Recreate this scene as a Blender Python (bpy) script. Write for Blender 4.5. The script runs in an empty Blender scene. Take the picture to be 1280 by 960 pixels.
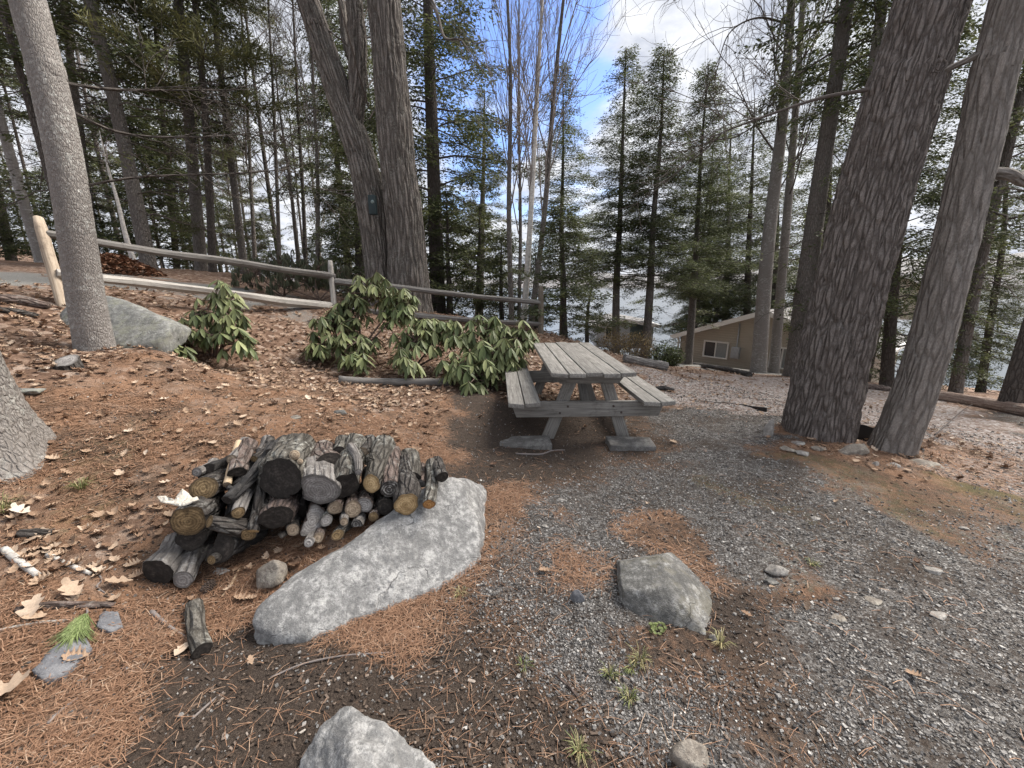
import bpy, bmesh, math, random
import numpy as np
from mathutils import Vector, Matrix, Quaternion

SC = bpy.context.scene
COL = SC.collection
rng = np.random.default_rng(11)
random.seed(5)
R = math.radians

# ------------------------------------------------------------------ camera model
FPX, CX, CY, HC = 500.0, 640.0, 480.0, 1.5
PITCH = math.atan(125 / 500)
cP, sP = math.cos(PITCH), math.sin(PITCH)


def W(px, py, D):
    u, v = (px - CX) / FPX, (CY - py) / FPX
    return np.array([u * D, D * (cP + v * sP), HC + D * (v * cP - sP)])


def WZ(px, py, z):
    v = (CY - py) / FPX
    return W(px, py, (z - HC) / (v * cP - sP))


# ------------------------------------------------------------------ noise
_T = np.random.default_rng(3).random(4096)


def vn(p, seed=0):
    p = np.asarray(p, float)
    i = np.floor(p).astype(np.int64)
    f = p - i
    f = f * f * (3 - 2 * f)
    out = 0
    for dx in (0, 1):
        for dy in (0, 1):
            for dz in (0, 1):
                h = ((i[..., 0] + dx) * 73856093) ^ ((i[..., 1] + dy) * 19349663) ^ ((i[..., 2] + dz) * 83492791) ^ (seed * 2654435761)
                h = (h ^ (h >> 13)) & 4095
                w = (f[..., 0] if dx else 1 - f[..., 0]) * (f[..., 1] if dy else 1 - f[..., 1]) * (f[..., 2] if dz else 1 - f[..., 2])
                out = out + w * _T[h]
    return out


def fbm(p, octv=4, seed=0):
    p = np.asarray(p, float)
    a, s, t = 0.5, 0.0, 0.0
    for k in range(octv):
        s = s + a * vn(p * 2 ** k + 17.3 * k, seed + k)
        t += a
        a *= 0.5
    return s / t


# ------------------------------------------------------------------ terrain height
_cp = [W(*q) for q in [
    (120, 438, 3.9), (80, 380, 4.5), (200, 430, 4.1), (418, 383, 7.6), (676, 416, 8.0), (495, 480, 5.2), (600, 495, 4.7),
    (300, 420, 5.5), (250, 465, 4.6), (370, 440, 5.8), (20, 350, 6.5), (200, 355, 8.0), (330, 375, 8.5), (20, 330, 10), (300, 345, 12),
    (515, 388, 9), (650, 430, 15), (790, 450, 10), (890, 457, 14), (950, 500, 6), (1000, 475, 9), (900, 462, 13),
    (1165, 500, 7.5), (1280, 524, 6), (40, 575, 2.4), (300, 520, 3.3), (450, 540, 3.3), (160, 500, 3.3), (30, 500, 2.9), (1230, 600, 3.55),
]]
for px, py, z in [(640, 960, 0), (1000, 960, 0), (1280, 960, 0), (1280, 760, -.02), (1150, 800, 0), (1000, 620, -.01), (1100, 690, -.01), (685, 557, 0),
                  (790, 560, 0), (860, 560, 0), (740, 520, 0), (1015, 542, -.04), (1115, 568, -.05), (215, 725, .08), (270, 700, .06), (330, 760, -.03), (303, 790, -.04), (350, 800, -.03), (470, 775, -.03), (540, 745, -.03), (400, 655, .17), (440, 640, .19), (370, 685, .10), (420, 670, .13), (472, 625, .19), (350, 668, .14), (100, 700, .22), (30, 800, .18),
                  (120, 880, .08), (400, 795, .0), (610, 705, .0), (600, 600, .05), (300, 900, .02), (450, 940, 0), (740, 750, 0), (560, 540, .1), (20, 930, .08), (250, 650, .16), (330, 640, .12)]:
    _cp.append(WZ(px, py, z))
_cp += [np.array(q, float) for q in [(.7, 5.4, .03), (1.3, 6.2, -.05), (-45, 45, 4.0), (-30, 20, 3.0), (-45, 0, 3.5), (-12, -10, 1.2), (0, -6, .1), (12, -8, 0), (40, -5, -1.5),
                                     (0, 33, -4.4), (-12, 30, -1.0), (-20, 42, -1.0), (14, 29, -4.6), (30, 26, -4.9), (22, 15, -3.2), (45, 15, -5.5), (60, 40, -6), (0, 60, -7), (-25, 70, -6.5), (-60, 75, -2), (12, 20, -2.8), (9.5, 18.2, -2.6),
                                     (6, 26, -3.2), (-3, 20, -.6), (4.5, 14, -1.2), (12, 10.5, -1.3), (10, 3, -.12), (-14, 14, 2.1), (-8, 16, 1.5), (-16, 7, 2.2)]]
_cp = np.array(_cp)


def _tps(r2):
    return 0.5 * r2 * np.log(r2 + 1e-9)


_n = len(_cp)
_K = _tps(((_cp[:, None, :2] - _cp[None, :, :2]) ** 2).sum(-1)) + np.eye(_n) * 0.12
_Pm = np.c_[np.ones(_n), _cp[:, :2]]
_A = np.block([[_K, _Pm], [_Pm.T, np.zeros((3, 3))]])
_sol = np.linalg.solve(_A, np.r_[_cp[:, 2], 0, 0, 0])


def hgt(x, y, fine=True):
    x = np.asarray(x, float)
    y = np.asarray(y, float)
    sh = x.shape
    q = np.c_[x.ravel(), y.ravel()]
    out = np.empty(len(q))
    for a in range(0, len(q), 20000):
        b = q[a:a + 20000]
        r2 = ((b[:, None, :] - _cp[None, :, :2]) ** 2).sum(-1)
        out[a:a + 20000] = _tps(r2) @ _sol[:_n] + _sol[_n] + b @ _sol[_n + 1:]
    if fine:
        z0 = np.zeros(len(q))
        out = out + (fbm(np.c_[q * 1.6, z0], 3, 5) - .5) * .05 + (fbm(np.c_[q * 9, z0], 3, 9) - .5) * .018
    return out.reshape(sh)


def G(px, py):
    """where the ray through that spot meets the ground"""
    D = np.r_[np.linspace(.8, 10, 700), np.linspace(10.1, 45, 350)]
    u, v = (px - CX) / FPX, (CY - py) / FPX
    p = np.c_[u * D, D * (cP + v * sP), HC + D * (v * cP - sP)]
    below = p[:, 2] < hgt(p[:, 0], p[:, 1])
    k = int(np.argmax(below)) if below.any() else len(D) - 1
    q = p[k].copy()
    q[2] = float(hgt(q[0], q[1]))
    return q


def GX(px, D):
    """ground point at column px and depth D (depth measured at ground)"""
    x = (px - CX) / FPX * D
    y = D * cP
    for _ in range(6):
        z = float(hgt(x, y))
        y = (D + (z - HC) * sP) / cP
    return np.array([x, y, float(hgt(x, y))])


# ------------------------------------------------------------------ mesh builder
class MB:
    def __init__(self):
        self.V, self.Q, self.T, self.qm, self.tm, self.bc, self.tint, self.n = [], [], [], [], [], [], [], 0

    def add(self, V, F, mat=0, bc=None, tint=None):
        V = np.asarray(V, float).reshape(-1, 3)
        F = np.asarray(F, np.int64)
        if F.size:
            if F.shape[1] == 4:
                self.Q.append(F + self.n)
                self.qm.append(np.full(len(F), mat))
            else:
                self.T.append(F + self.n)
                self.tm.append(np.full(len(F), mat))
        self.V.append(V)
        self.bc.append(V.copy() if bc is None else np.asarray(bc, float))
        if tint is None:
            tint = (.5, .5, .5)
        t = np.asarray(tint, float)
        self.tint.append(np.broadcast_to(t, (len(V), 3)).copy())
        self.n += len(V)
        return self

    def build(self, name, mats, parent=None, origin=(0, 0, 0), smooth=True, loc=None):
        V = np.concatenate(self.V) - np.asarray(origin, float)
        Q = np.concatenate(self.Q) if self.Q else np.zeros((0, 4), np.int64)
        T = np.concatenate(self.T) if self.T else np.zeros((0, 3), np.int64)
        me = bpy.data.meshes.new(name)
        me.vertices.add(len(V))
        me.vertices.foreach_set('co', V.astype(np.float32).ravel())
        loops = np.r_[Q.ravel(), T.ravel()].astype(np.int32)
        me.loops.add(len(loops))
        me.loops.foreach_set('vertex_index', loops)
        st = np.r_[np.arange(len(Q)) * 4, len(Q) * 4 + np.arange(len(T)) * 3].astype(np.int32)
        me.polygons.add(len(st))
        me.polygons.foreach_set('loop_start', st)
        mi = np.r_[np.concatenate(self.qm) if self.qm else [], np.concatenate(self.tm) if self.tm else []].astype(np.int32)
        me.polygons.foreach_set('material_index', mi)
        me.polygons.foreach_set('use_smooth', np.full(len(st), smooth))
        a = me.attributes.new('bc', 'FLOAT_VECTOR', 'POINT')
        a.data.foreach_set('vector', np.concatenate(self.bc).astype(np.float32).ravel())
        a = me.attributes.new('tint', 'FLOAT_COLOR', 'POINT')
        t = np.concatenate(self.tint)
        a.data.foreach_set('color', np.c_[t, np.ones(len(t))].astype(np.float32).ravel())
        me.update(calc_edges=True)
        me.validate()
        for m in (mats if isinstance(mats, (list, tuple)) else [mats]):
            me.materials.append(m)
        o = bpy.data.objects.new(name, me)
        COL.objects.link(o)
        if parent is not None:
            o.parent = parent
        if loc is not None:
            o.location = loc
        return o


def tag(o, label, cat, group=None):
    o['label'] = label
    o['category'] = cat
    if group:
        o['group'] = group
    return o


def empty(name, loc, label, cat, group=None):
    o = bpy.data.objects.new(name, None)
    COL.objects.link(o)
    o.location = loc
    o.empty_display_size = .1
    return tag(o, label, cat, group)


def frames(pts):
    pts = np.asarray(pts, float)
    t = np.gradient(pts, axis=0)
    t /= np.linalg.norm(t, axis=1)[:, None] + 1e-12
    ref = np.array([0, 0, 1.]) if abs(t[0][2]) < .9 else np.array([1., 0, 0])
    n = np.cross(ref, t[0])
    n /= np.linalg.norm(n)
    Ns = [n]
    for k in range(1, len(pts)):
        n = Ns[-1] - t[k] * (Ns[-1] @ t[k])
        n /= np.linalg.norm(n) + 1e-12
        Ns.append(n)
    Ns = np.array(Ns)
    return t, Ns, np.cross(t, Ns)


def tube(pts, rad, n=8, disp=None, cap0=False, cap1=True, off=None, squash=1.0):
    """returns V, quads, tris, bc"""
    pts = np.asarray(pts, float)
    k = len(pts)
    rad = np.broadcast_to(np.asarray(rad, float), (k,))
    t, Nn, B = frames(pts)
    a = np.linspace(0, 2 * np.pi, n, endpoint=False)
    s = np.r_[0, np.cumsum(np.linalg.norm(np.diff(pts, axis=0), axis=1))]
    r0 = rad.mean()
    bc = np.stack([np.broadcast_to(r0 * np.cos(a), (k, n)), np.broadcast_to(r0 * np.sin(a), (k, n)), np.broadcast_to(s[:, None], (k, n))], -1)
    if off is not None:
        bc = bc + np.asarray(off)
    rr = np.broadcast_to(rad[:, None], (k, n)).copy()
    if disp is not None:
        rr = rr + disp(bc, rr)
    V = pts[:, None] + rr[..., None] * (np.cos(a)[None, :, None] * Nn[:, None] + squash * np.sin(a)[None, :, None] * B[:, None])
    i = np.arange(k - 1)[:, None] * n
    j = np.arange(n)[None]
    j2 = (j + 1) % n
    Q = np.stack([i + j, i + j2, i + n + j2, i + n + j], -1).reshape(-1, 4)
    V = V.reshape(-1, 3)
    bcf = bc.reshape(-1, 3)
    T = []
    if cap0:
        V = np.r_[V, [pts[0]]]
        bcf = np.r_[bcf, [[0, 0, 0]]]
        c = len(V) - 1
        T += [[c, (q + 1) % n, q] for q in range(n)]
    if cap1:
        V = np.r_[V, [pts[-1]]]
        bcf = np.r_[bcf, [[0, 0, s[-1]]]]
        c = len(V) - 1
        b = (k - 1) * n
        T += [[c, b + q, b + (q + 1) % n] for q in range(n)]
    return V, Q, np.array(T, np.int64).reshape(-1, 3), bcf


def add_tube(mb, pts, rad, n=8, mat=0, tint=None, **kw):
    V, Q, T, bc = tube(pts, rad, n, **kw)
    base = mb.n
    mb.add(V, Q, mat, bc, tint)
    if len(T):
        mb.T.append(T + base)
        mb.tm.append(np.full(len(T), mat))
    return V


def smooth_path(pts, n):
    """Catmull-Rom through points"""
    p = np.asarray(pts, float)
    p = np.r_[[2 * p[0] - p[1]], p, [2 * p[-1] - p[-2]]]
    m = len(p) - 3
    out = []
    for t in np.linspace(0, m, n):
        i = min(int(t), m - 1)
        f = t - i
        a, b, c, d = p[i:i + 4]
        out.append(.5 * ((2 * b) + (c - a) * f + (2 * a - 5 * b + 4 * c - d) * f * f + (3 * b - a - 3 * c + d) * f ** 3))
    return np.array(out)


def box(c, sz, bev=.006, axis=1, M=None):
    """bevelled box; bc runs along the given axis. returns V,F(list of faces as quads/tris via bmesh)"""
    bm = bmesh.new()
    bmesh.ops.create_cube(bm, size=1)
    bmesh.ops.scale(bm, vec=Vector(sz), verts=bm.verts)
    if bev:
        bmesh.ops.bevel(bm, geom=bm.edges[:], offset=bev, segments=2, affect='EDGES', profile=.6)
    bmesh.ops.triangulate(bm, faces=bm.faces[:])
    V = np.array([v.co[:] for v in bm.verts])
    for i, v in enumerate(bm.verts):
        v.index = i
    F = np.array([[v.index for v in f.verts] for f in bm.faces])
    bm.free()
    o = [k for k in range(3) if k != axis]
    ph = rng.random(3) * 5
    bc = np.c_[V[:, o[0]], V[:, o[1]], V[:, axis]] + ph
    if M is not None:
        V = V @ np.asarray(M).T
    return V + np.asarray(c), F, bc


def add_box(mb, c, sz, bev=.006, axis=1, M=None, mat=0, tint=None):
    V, F, bc = box(c, sz, bev, axis, M)
    mb.add(V, F, mat, bc, tint)


def rotz(a):
    return np.array([[math.cos(a), -math.sin(a), 0], [math.sin(a), math.cos(a), 0], [0, 0, 1]])


def basis(d, up=(0, 0, 1)):
    """columns x,y,z with y along d"""
    y = np.asarray(d, float)
    y = y / np.linalg.norm(y)
    x = np.cross(y, up)
    x /= np.linalg.norm(x)
    return np.stack([x, y, np.cross(x, y)], 1)


# ------------------------------------------------------------------ materials
def new_mat(name):
    m = bpy.data.materials.new(name)
    m.use_nodes = True
    nt = m.node_tree
    b = nt.nodes['Principled BSDF']
    b.inputs['Roughness'].default_value = .85
    b.inputs['Specular IOR Level'].default_value = .3
    return m, nt, b


def nd(nt, typ, ins=None, **props):
    n = nt.nodes.new('ShaderNode' + typ)
    for k, v in props.items():
        setattr(n, k, v)
    for k, v in (ins or {}).items():
        s = n.inputs[k]
        if hasattr(v, 'outputs'):
            nt.links.new(v.outputs[0], s)
        elif isinstance(v, bpy.types.NodeSocket):
            nt.links.new(v, s)
        else:
            s.default_value = v
    return n


def c4(c):
    return (c[0], c[1], c[2], 1.0)


def ramp(nt, fac, stops, interp='LINEAR'):
    n = nt.nodes.new('ShaderNodeValToRGB')
    n.color_ramp.interpolation = interp
    el = n.color_ramp.elements
    while len(el) < len(stops):
        el.new(.5)
    for e, (p, c) in zip(el, stops):
        e.position = p
        e.color = c4(c) if not isinstance(c, (int, float)) else (c, c, c, 1)
    nt.links.new(fac if isinstance(fac, bpy.types.NodeSocket) else fac.outputs[0], n.inputs[0])
    return n.outputs[0]


def mix(nt, fac, a, b, mode='MIX'):
    n = nt.nodes.new('ShaderNodeMix')
    n.data_type = 'RGBA'
    n.blend_type = mode
    for s, v in ((n.inputs[0], fac), (n.inputs[6], a), (n.inputs[7], b)):
        if isinstance(v, bpy.types.NodeSocket):
            nt.links.new(v, s)
        elif isinstance(v, (int, float)):
            s.default_value = v if s == n.inputs[0] else (v, v, v, 1)
        else:
            s.default_value = c4(v)
    return n.outputs[2]


def math_(nt, op, a, b=0.0, c=None, clamp=False):
    n = nt.nodes.new('ShaderNodeMath')
    n.operation = op
    n.use_clamp = clamp
    for s, v in zip(n.inputs, (a, b, c)):
        if v is None:
            continue
        if isinstance(v, bpy.types.NodeSocket):
            nt.links.new(v, s)
        else:
            s.default_value = v
    return n.outputs[0]


def noise_(nt, vec, scale, detail=4, rough=.6, dist=0.0):
    n = nd(nt, 'TexNoise', {'Scale': scale, 'Detail': detail, 'Roughness': rough, 'Distortion': dist})
    if vec is not None:
        nt.links.new(vec, n.inputs['Vector'])
    return n.outputs['Fac']


def attr(nt, name):
    return nt.nodes.new('ShaderNodeAttribute'), name


def attr_vec(nt, name='bc'):
    n = nt.nodes.new('ShaderNodeAttribute')
    n.attribute_name = name
    return n.outputs['Vector']


def attr_col(nt, name='tint'):
    n = nt.nodes.new('ShaderNodeAttribute')
    n.attribute_name = name
    return n.outputs['Color']


def scaled(nt, vec, sc):
    n = nd(nt, 'Mapping')
    n.inputs['Scale'].default_value = sc
    nt.links.new(vec, n.inputs['Vector'])
    return n.outputs[0]


def bump(nt, b, h, strength=.5, dist=.01, prev=None):
    n = nd(nt, 'Bump', {'Strength': strength, 'Distance': dist})
    nt.links.new(h, n.inputs['Height'])
    if prev is not None:
        nt.links.new(prev, n.inputs['Normal'])
    nt.links.new(n.outputs[0], b.inputs['Normal'])
    return n.outputs[0]


def bark_mat(name, dark, mid, light, scale=14, stretch=.25, bmp=.02, lichen=None, lich_amt=.6, furrow=.5, rough=.9):
    m, nt, b = new_mat(name)
    v = attr_vec(nt)
    sv = scaled(nt, v, (1, 1, stretch))
    dn = nd(nt, 'TexNoise', {'Scale': scale * .7, 'Detail': 3})
    nt.links.new(sv, dn.inputs['Vector'])
    dv = nd(nt, 'VectorMath', operation='MULTIPLY_ADD')
    nt.links.new(dn.outputs['Color'], dv.inputs[0])
    dv.inputs[1].default_value = (.6 / scale,) * 3
    nt.links.new(sv, dv.inputs[2])
    vo = nd(nt, 'TexVoronoi', {'Scale': scale}, feature='DISTANCE_TO_EDGE')
    nt.links.new(dv.outputs[0], vo.inputs['Vector'])
    edge = ramp(nt, vo.outputs[0], [(0, 0), (.22, 1)])
    fine = noise_(nt, scaled(nt, v, (1, 1, .45)), scale * 5, 5, .7)
    big = noise_(nt, v, 3.0, 3)
    base = ramp(nt, fine, [(.25, dark), (.5, mid), (.75, light)])
    base = mix(nt, ramp(nt, big, [(.35, 0), (.65, .5)]), base, mid)
    fd = math_(nt, 'MULTIPLY', math_(nt, 'SUBTRACT', 1.0, edge), furrow)
    col = mix(nt, fd, base, dark)
    if lichen is not None:
        ln = noise_(nt, v, 26, 6, .7)
        ln2 = noise_(nt, v, 4.0, 2)
        lm = math_(nt, 'MULTIPLY', ramp(nt, ln, [(.50, 0), (.60, 1)]), ramp(nt, ln2, [(.4, 0), (.6, lich_amt)]))
        col = mix(nt, lm, col, lichen)
    nt.links.new(col, b.inputs['Base Color'])
    b.inputs['Roughness'].default_value = rough
    h = math_(nt, 'MULTIPLY_ADD', fine, .35, edge)
    bump(nt, b, h, .9, bmp)
    return m


def wood_mat(name, dark, mid, light, stain=None, bmp=.004, rough=.85):
    m, nt, b = new_mat(name)
    v = attr_vec(nt)
    g = noise_(nt, scaled(nt, v, (1, 1, .045)), 75, 5, .65, .3)
    g2 = noise_(nt, scaled(nt, v, (1, 1, .12)), 16, 3, .6)
    col = ramp(nt, g, [(.28, dark), (.5, mid), (.72, light)])
    col = mix(nt, ramp(nt, g2, [(.35, .0), (.7, .55)]), col, mid)
    sp = noise_(nt, v, 9, 6, .75)
    col = mix(nt, ramp(nt, sp, [(.52, 0), (.68, .55)]), col, stain or dark)
    tn = mix(nt, 1.0, col, attr_col(nt), 'OVERLAY')
    col = mix(nt, .8, col, tn)
    nt.links.new(col, b.inputs['Base Color'])
    b.inputs['Roughness'].default_value = rough
    bump(nt, b, g, .8, bmp)
    return m


def rock_mat(name, dark, mid, light, lichen=(.5, .52, .48), moss=None, grain=110, lich=.5):
    m, nt, b = new_mat(name)
    tc = nd(nt, 'TexCoord')
    v = tc.outputs['Object']
    f = noise_(nt, v, grain, 3, .8)
    f2 = noise_(nt, v, grain * .5, 4, .75)
    bg = noise_(nt, v, 3.5, 5, .65)
    col = ramp(nt, f, [(.32, dark), (.5, mid), (.66, light)])
    col = mix(nt, ramp(nt, f2, [(.42, 0), (.62, .65)]), col, dark)
    col = mix(nt, ramp(nt, bg, [(.40, .75), (.60, 0)]), col, mix(nt, .6, col, dark))
    ln = noise_(nt, v, 11, 6, .75)
    col = mix(nt, ramp(nt, ln, [(.54, 0), (.64, lich)]), col, lichen)
    mt = noise_(nt, v, 16, 6, .8)
    col = mix(nt, ramp(nt, mt, [(.40, .7), (.52, 0)]), col, dark)
    col = mix(nt, ramp(nt, mt, [(.52, 0), (.64, .6)]), col, light)
    if moss is not None:
        ms = noise_(nt, v, 7, 5, .7)
        col = mix(nt, ramp(nt, ms, [(.5, 0), (.62, .7)]), col, moss)
    # vein-like cracks
    vo = nd(nt, 'TexVoronoi', {'Scale': 3.2}, feature='DISTANCE_TO_EDGE')
    wv = nd(nt, 'VectorMath', operation='MULTIPLY_ADD')
    nz = nd(nt, 'TexNoise', {'Scale': 5.0, 'Detail': 4.0})
    nt.links.new(v, nz.inputs['Vector'])
    nt.links.new(nz.outputs['Color'], wv.inputs[0])
    wv.inputs[1].default_value = (.35, .35, .35)
    nt.links.new(v, wv.inputs[2])
    nt.links.new(wv.outputs[0], vo.inputs['Vector'])
    cr = ramp(nt, vo.outputs[0], [(0, 1), (.012, 0)])
    cr = math_(nt, 'MULTIPLY', cr, ramp(nt, bg, [(.5, 0), (.6, .7)]))
    col = mix(nt, cr, col, dark)
    nt.links.new(col, b.inputs['Base Color'])
    b.inputs['Roughness'].default_value = .9
    h = math_(nt, 'MULTIPLY_ADD', mt, 1.6, math_(nt, 'MULTIPLY_ADD', f2, .8, math_(nt, 'MULTIPLY_ADD', f, .5, math_(nt, 'MULTIPLY', cr, -1.5))))
    bump(nt, b, h, .8, .006)
    return m


def leaf_mat(name, c1, c2, trans=.25, rough=.55, spec=.35, under=None):
    """c1..c2 chosen by the tint attribute's red, brightness by green"""
    m, nt, b = new_mat(name)
    t = nd(nt, 'SeparateColor', {'Color': attr_col(nt)})
    col = mix(nt, t.outputs[0], c1, c2)
    v = math_(nt, 'MULTIPLY_ADD', t.outputs[1], .9, .55)
    hs = nd(nt, 'HueSaturation', {'Color': col, 'Value': v})
    col = hs.outputs[0]
    if under is not None:
        gm = nd(nt, 'NewGeometry')
        col = mix(nt, gm.outputs['Backfacing'], col, under)
    nt.links.new(col, b.inputs['Base Color'])
    b.inputs['Roughness'].default_value = rough
    b.inputs['Specular IOR Level'].default_value = spec
    if trans:
        tr = nd(nt, 'BsdfTranslucent', {'Color': col})
        ms = nd(nt, 'MixShader', {0: trans, 1: b, 2: tr})
        nt.links.new(ms.outputs[0], nt.nodes['Material Output'].inputs['Surface'])
    return m


def plain_mat(name, c, rough=.6, spec=.4, var=.15, scale=12, metal=0, bmp=0):
    m, nt, b = new_mat(name)
    tc = nd(nt, 'TexCoord')
    n = noise_(nt, tc.outputs['Object'], scale, 5, .65)
    lo = tuple(x * (1 - var) for x in c)
    hi = tuple(min(1, x * (1 + var)) for x in c)
    nt.links.new(ramp(nt, n, [(.3, lo), (.7, hi)]), b.inputs['Base Color'])
    b.inputs['Roughness'].default_value = rough
    b.inputs['Specular IOR Level'].default_value = spec
    b.inputs['Metallic'].default_value = metal
    if bmp:
        bump(nt, b, n, .5, bmp)
    return m


def end_mat(name, dark, mid, light, ring=80, amp=.11):
    m, nt, b = new_mat(name)
    v = attr_vec(nt)
    sx = nd(nt, 'SeparateXYZ', {0: v})
    nz = noise_(nt, v, 18, 4, .6)
    r = math_(nt, 'SQRT', math_(nt, 'ADD', math_(nt, 'MULTIPLY', sx.outputs[0], sx.outputs[0]), math_(nt, 'MULTIPLY', sx.outputs[1], sx.outputs[1])))
    rr = math_(nt, 'MULTIPLY_ADD', nz, .03, r)
    s = math_(nt, 'SINE', math_(nt, 'MULTIPLY', rr, ring * 6.28))
    s = math_(nt, 'MULTIPLY_ADD', s, amp, noise_(nt, v, 45, 5, .7))
    col = ramp(nt, s, [(.25, dark), (.5, mid), (.75, light)])
    bl = noise_(nt, v, 14, 4, .6)
    col = mix(nt, ramp(nt, bl, [(.42, .0), (.66, .75)]), col, dark)
    ang = math_(nt, 'ARCTAN2', sx.outputs[1], sx.outputs[0])
    av = nd(nt, 'CombineXYZ', {0: math_(nt, 'MULTIPLY', ang, 2.2), 1: math_(nt, 'MULTIPLY', r, 9.0), 2: sx.outputs[2]})
    ck = noise_(nt, av.outputs[0], 2.0, 4, .6)
    ckm = math_(nt, 'MULTIPLY', ramp(nt, math_(nt, 'ABSOLUTE', math_(nt, 'SUBTRACT', ck, .5)), [(0, 1), (.022, 0)]), .8)
    col = mix(nt, ckm, col, mix(nt, .5, dark, (.012, .01, .008)))
    tn = nd(nt, 'SeparateColor', {'Color': attr_col(nt)})
    col = mix(nt, ramp(nt, tn.outputs[0], [(.68, 0), (.97, .8)]), col, mix(nt, .5, dark, (.02, .017, .014)))
    nt.links.new(col, b.inputs['Base Color'])
    bump(nt, b, s, .6, .004)
    return m
# ------------------------------------------------------------------ camera, light, sky
cam_d = bpy.data.cameras.new('camera')
cam_d.sensor_width = 36
cam_d.lens = FPX / 1280 * 36
cam_d.clip_start = .05
cam_d.clip_end = 6000
cam = bpy.data.objects.new('camera', cam_d)
COL.objects.link(cam)
cam.location = (0, 0, HC)
cam.rotation_euler = (math.pi / 2 - PITCH, 0, 0)
SC.camera = cam

SUN_EL, SUN_AZ = R(48), R(62)     # azimuth clockwise from +Y
sd = np.array([math.sin(SUN_AZ) * math.cos(SUN_EL), math.cos(SUN_AZ) * math.cos(SUN_EL), math.sin(SUN_EL)])
sun_d = bpy.data.lights.new('sun', 'SUN')
sun_d.energy = 3.0
sun_d.angle = R(32)
sun_d.color = (1, .93, .84)
sun = bpy.data.objects.new('sun', sun_d)
COL.objects.link(sun)
sun.rotation_euler = Vector(sd).to_track_quat('Z', 'Y').to_euler()

wd = bpy.data.worlds.new('World')
SC.world = wd
wd.use_nodes = True
nt = wd.node_tree
bg = nt.nodes['Background']
sky = nd(nt, 'TexSky', sky_type='NISHITA', sun_disc=False)
sky.sun_elevation = SUN_EL
sky.sun_rotation = SUN_AZ
sky.air_density = 1.2
sky.dust_density = .8
tc = nd(nt, 'TexCoord')
dirv = tc.outputs['Generated']
sx = nd(nt, 'SeparateXYZ', {0: dirv})
zz = math_(nt, 'ADD', math_(nt, 'MAXIMUM', sx.outputs[2], 0.0), .22)
cv = nd(nt, 'CombineXYZ', {0: math_(nt, 'DIVIDE', sx.outputs[0], zz), 1: math_(nt, 'DIVIDE', sx.outputs[1], zz), 2: 3.7})
nz1 = noise_(nt, cv.outputs[0], 1.9, 8, .58, .25)
nz2 = noise_(nt, cv.outputs[0], 5.5, 6, .6, .2)


def skydir(px, py):
    d = W(px, py, 1.0) - np.array([0, 0, HC])
    return d / np.linalg.norm(d)


acc = nz1
for px, py, k, w in [(590, 55, 300, .36), (655, 40, 300, .34), (742, 128, 220, .34), (735, 5, 400, .32), (578, 165, 160, .30), (690, 235, 150, .16), (540, 250, 150, .14), (290, 255, 60, .14), (820, 60, 500, .12), (610, 240, 200, .16), (960, 20, 400, .12), (780, 230, 300, .14), (560, -300, 14, .14),
                     (850, 110, 60, -.22), (1000, 200, 20, -.12), (660, 200, 200, -.06), (90, 100, 12, -.14), (250, 150, 12, -.14), (330, 250, 30, -.1)]:
    d = skydir(px, py)
    dp = nd(nt, 'VectorMath', operation='DOT_PRODUCT')
    nt.links.new(dirv, dp.inputs[0])
    dp.inputs[1].default_value = d
    g = math_(nt, 'EXPONENT', math_(nt, 'MULTIPLY', math_(nt, 'SUBTRACT', dp.outputs['Value'], 1.0), float(k)))
    acc = math_(nt, 'MULTIPLY_ADD', g, w, acc)
blue = ramp(nt, acc, [(.56, 0), (.82, 1)], 'EASE')
shade = ramp(nt, nz2, [(.28, (1.75, 1.9, 2.3)), (.5, (2.7, 2.8, 3.05)), (.68, (3.6, 3.65, 3.75))])
skyc = mix(nt, 1.0, sky.outputs[0], (.52, .59, .82), 'MULTIPLY')
nt.links.new(mix(nt, blue, shade, skyc), bg.inputs['Color'])
bg.inputs['Strength'].default_value = .1

SC.view_settings.view_transform = 'Standard'
SC.view_settings.look = 'None'
SC.view_settings.gamma = 1
SC.view_settings.use_curve_mapping = False
SC.view_settings.exposure = 1.7
SC.render.engine = 'CYCLES'
cy = SC.cycles
cy.max_bounces = 5
cy.diffuse_bounces = 3
cy.glossy_bounces = 2
cy.transmission_bounces = 2
cy.transparent_max_bounces = 4
cy.use_adaptive_sampling = True
cy.adaptive_threshold = .02
cy.use_denoising = True

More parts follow.
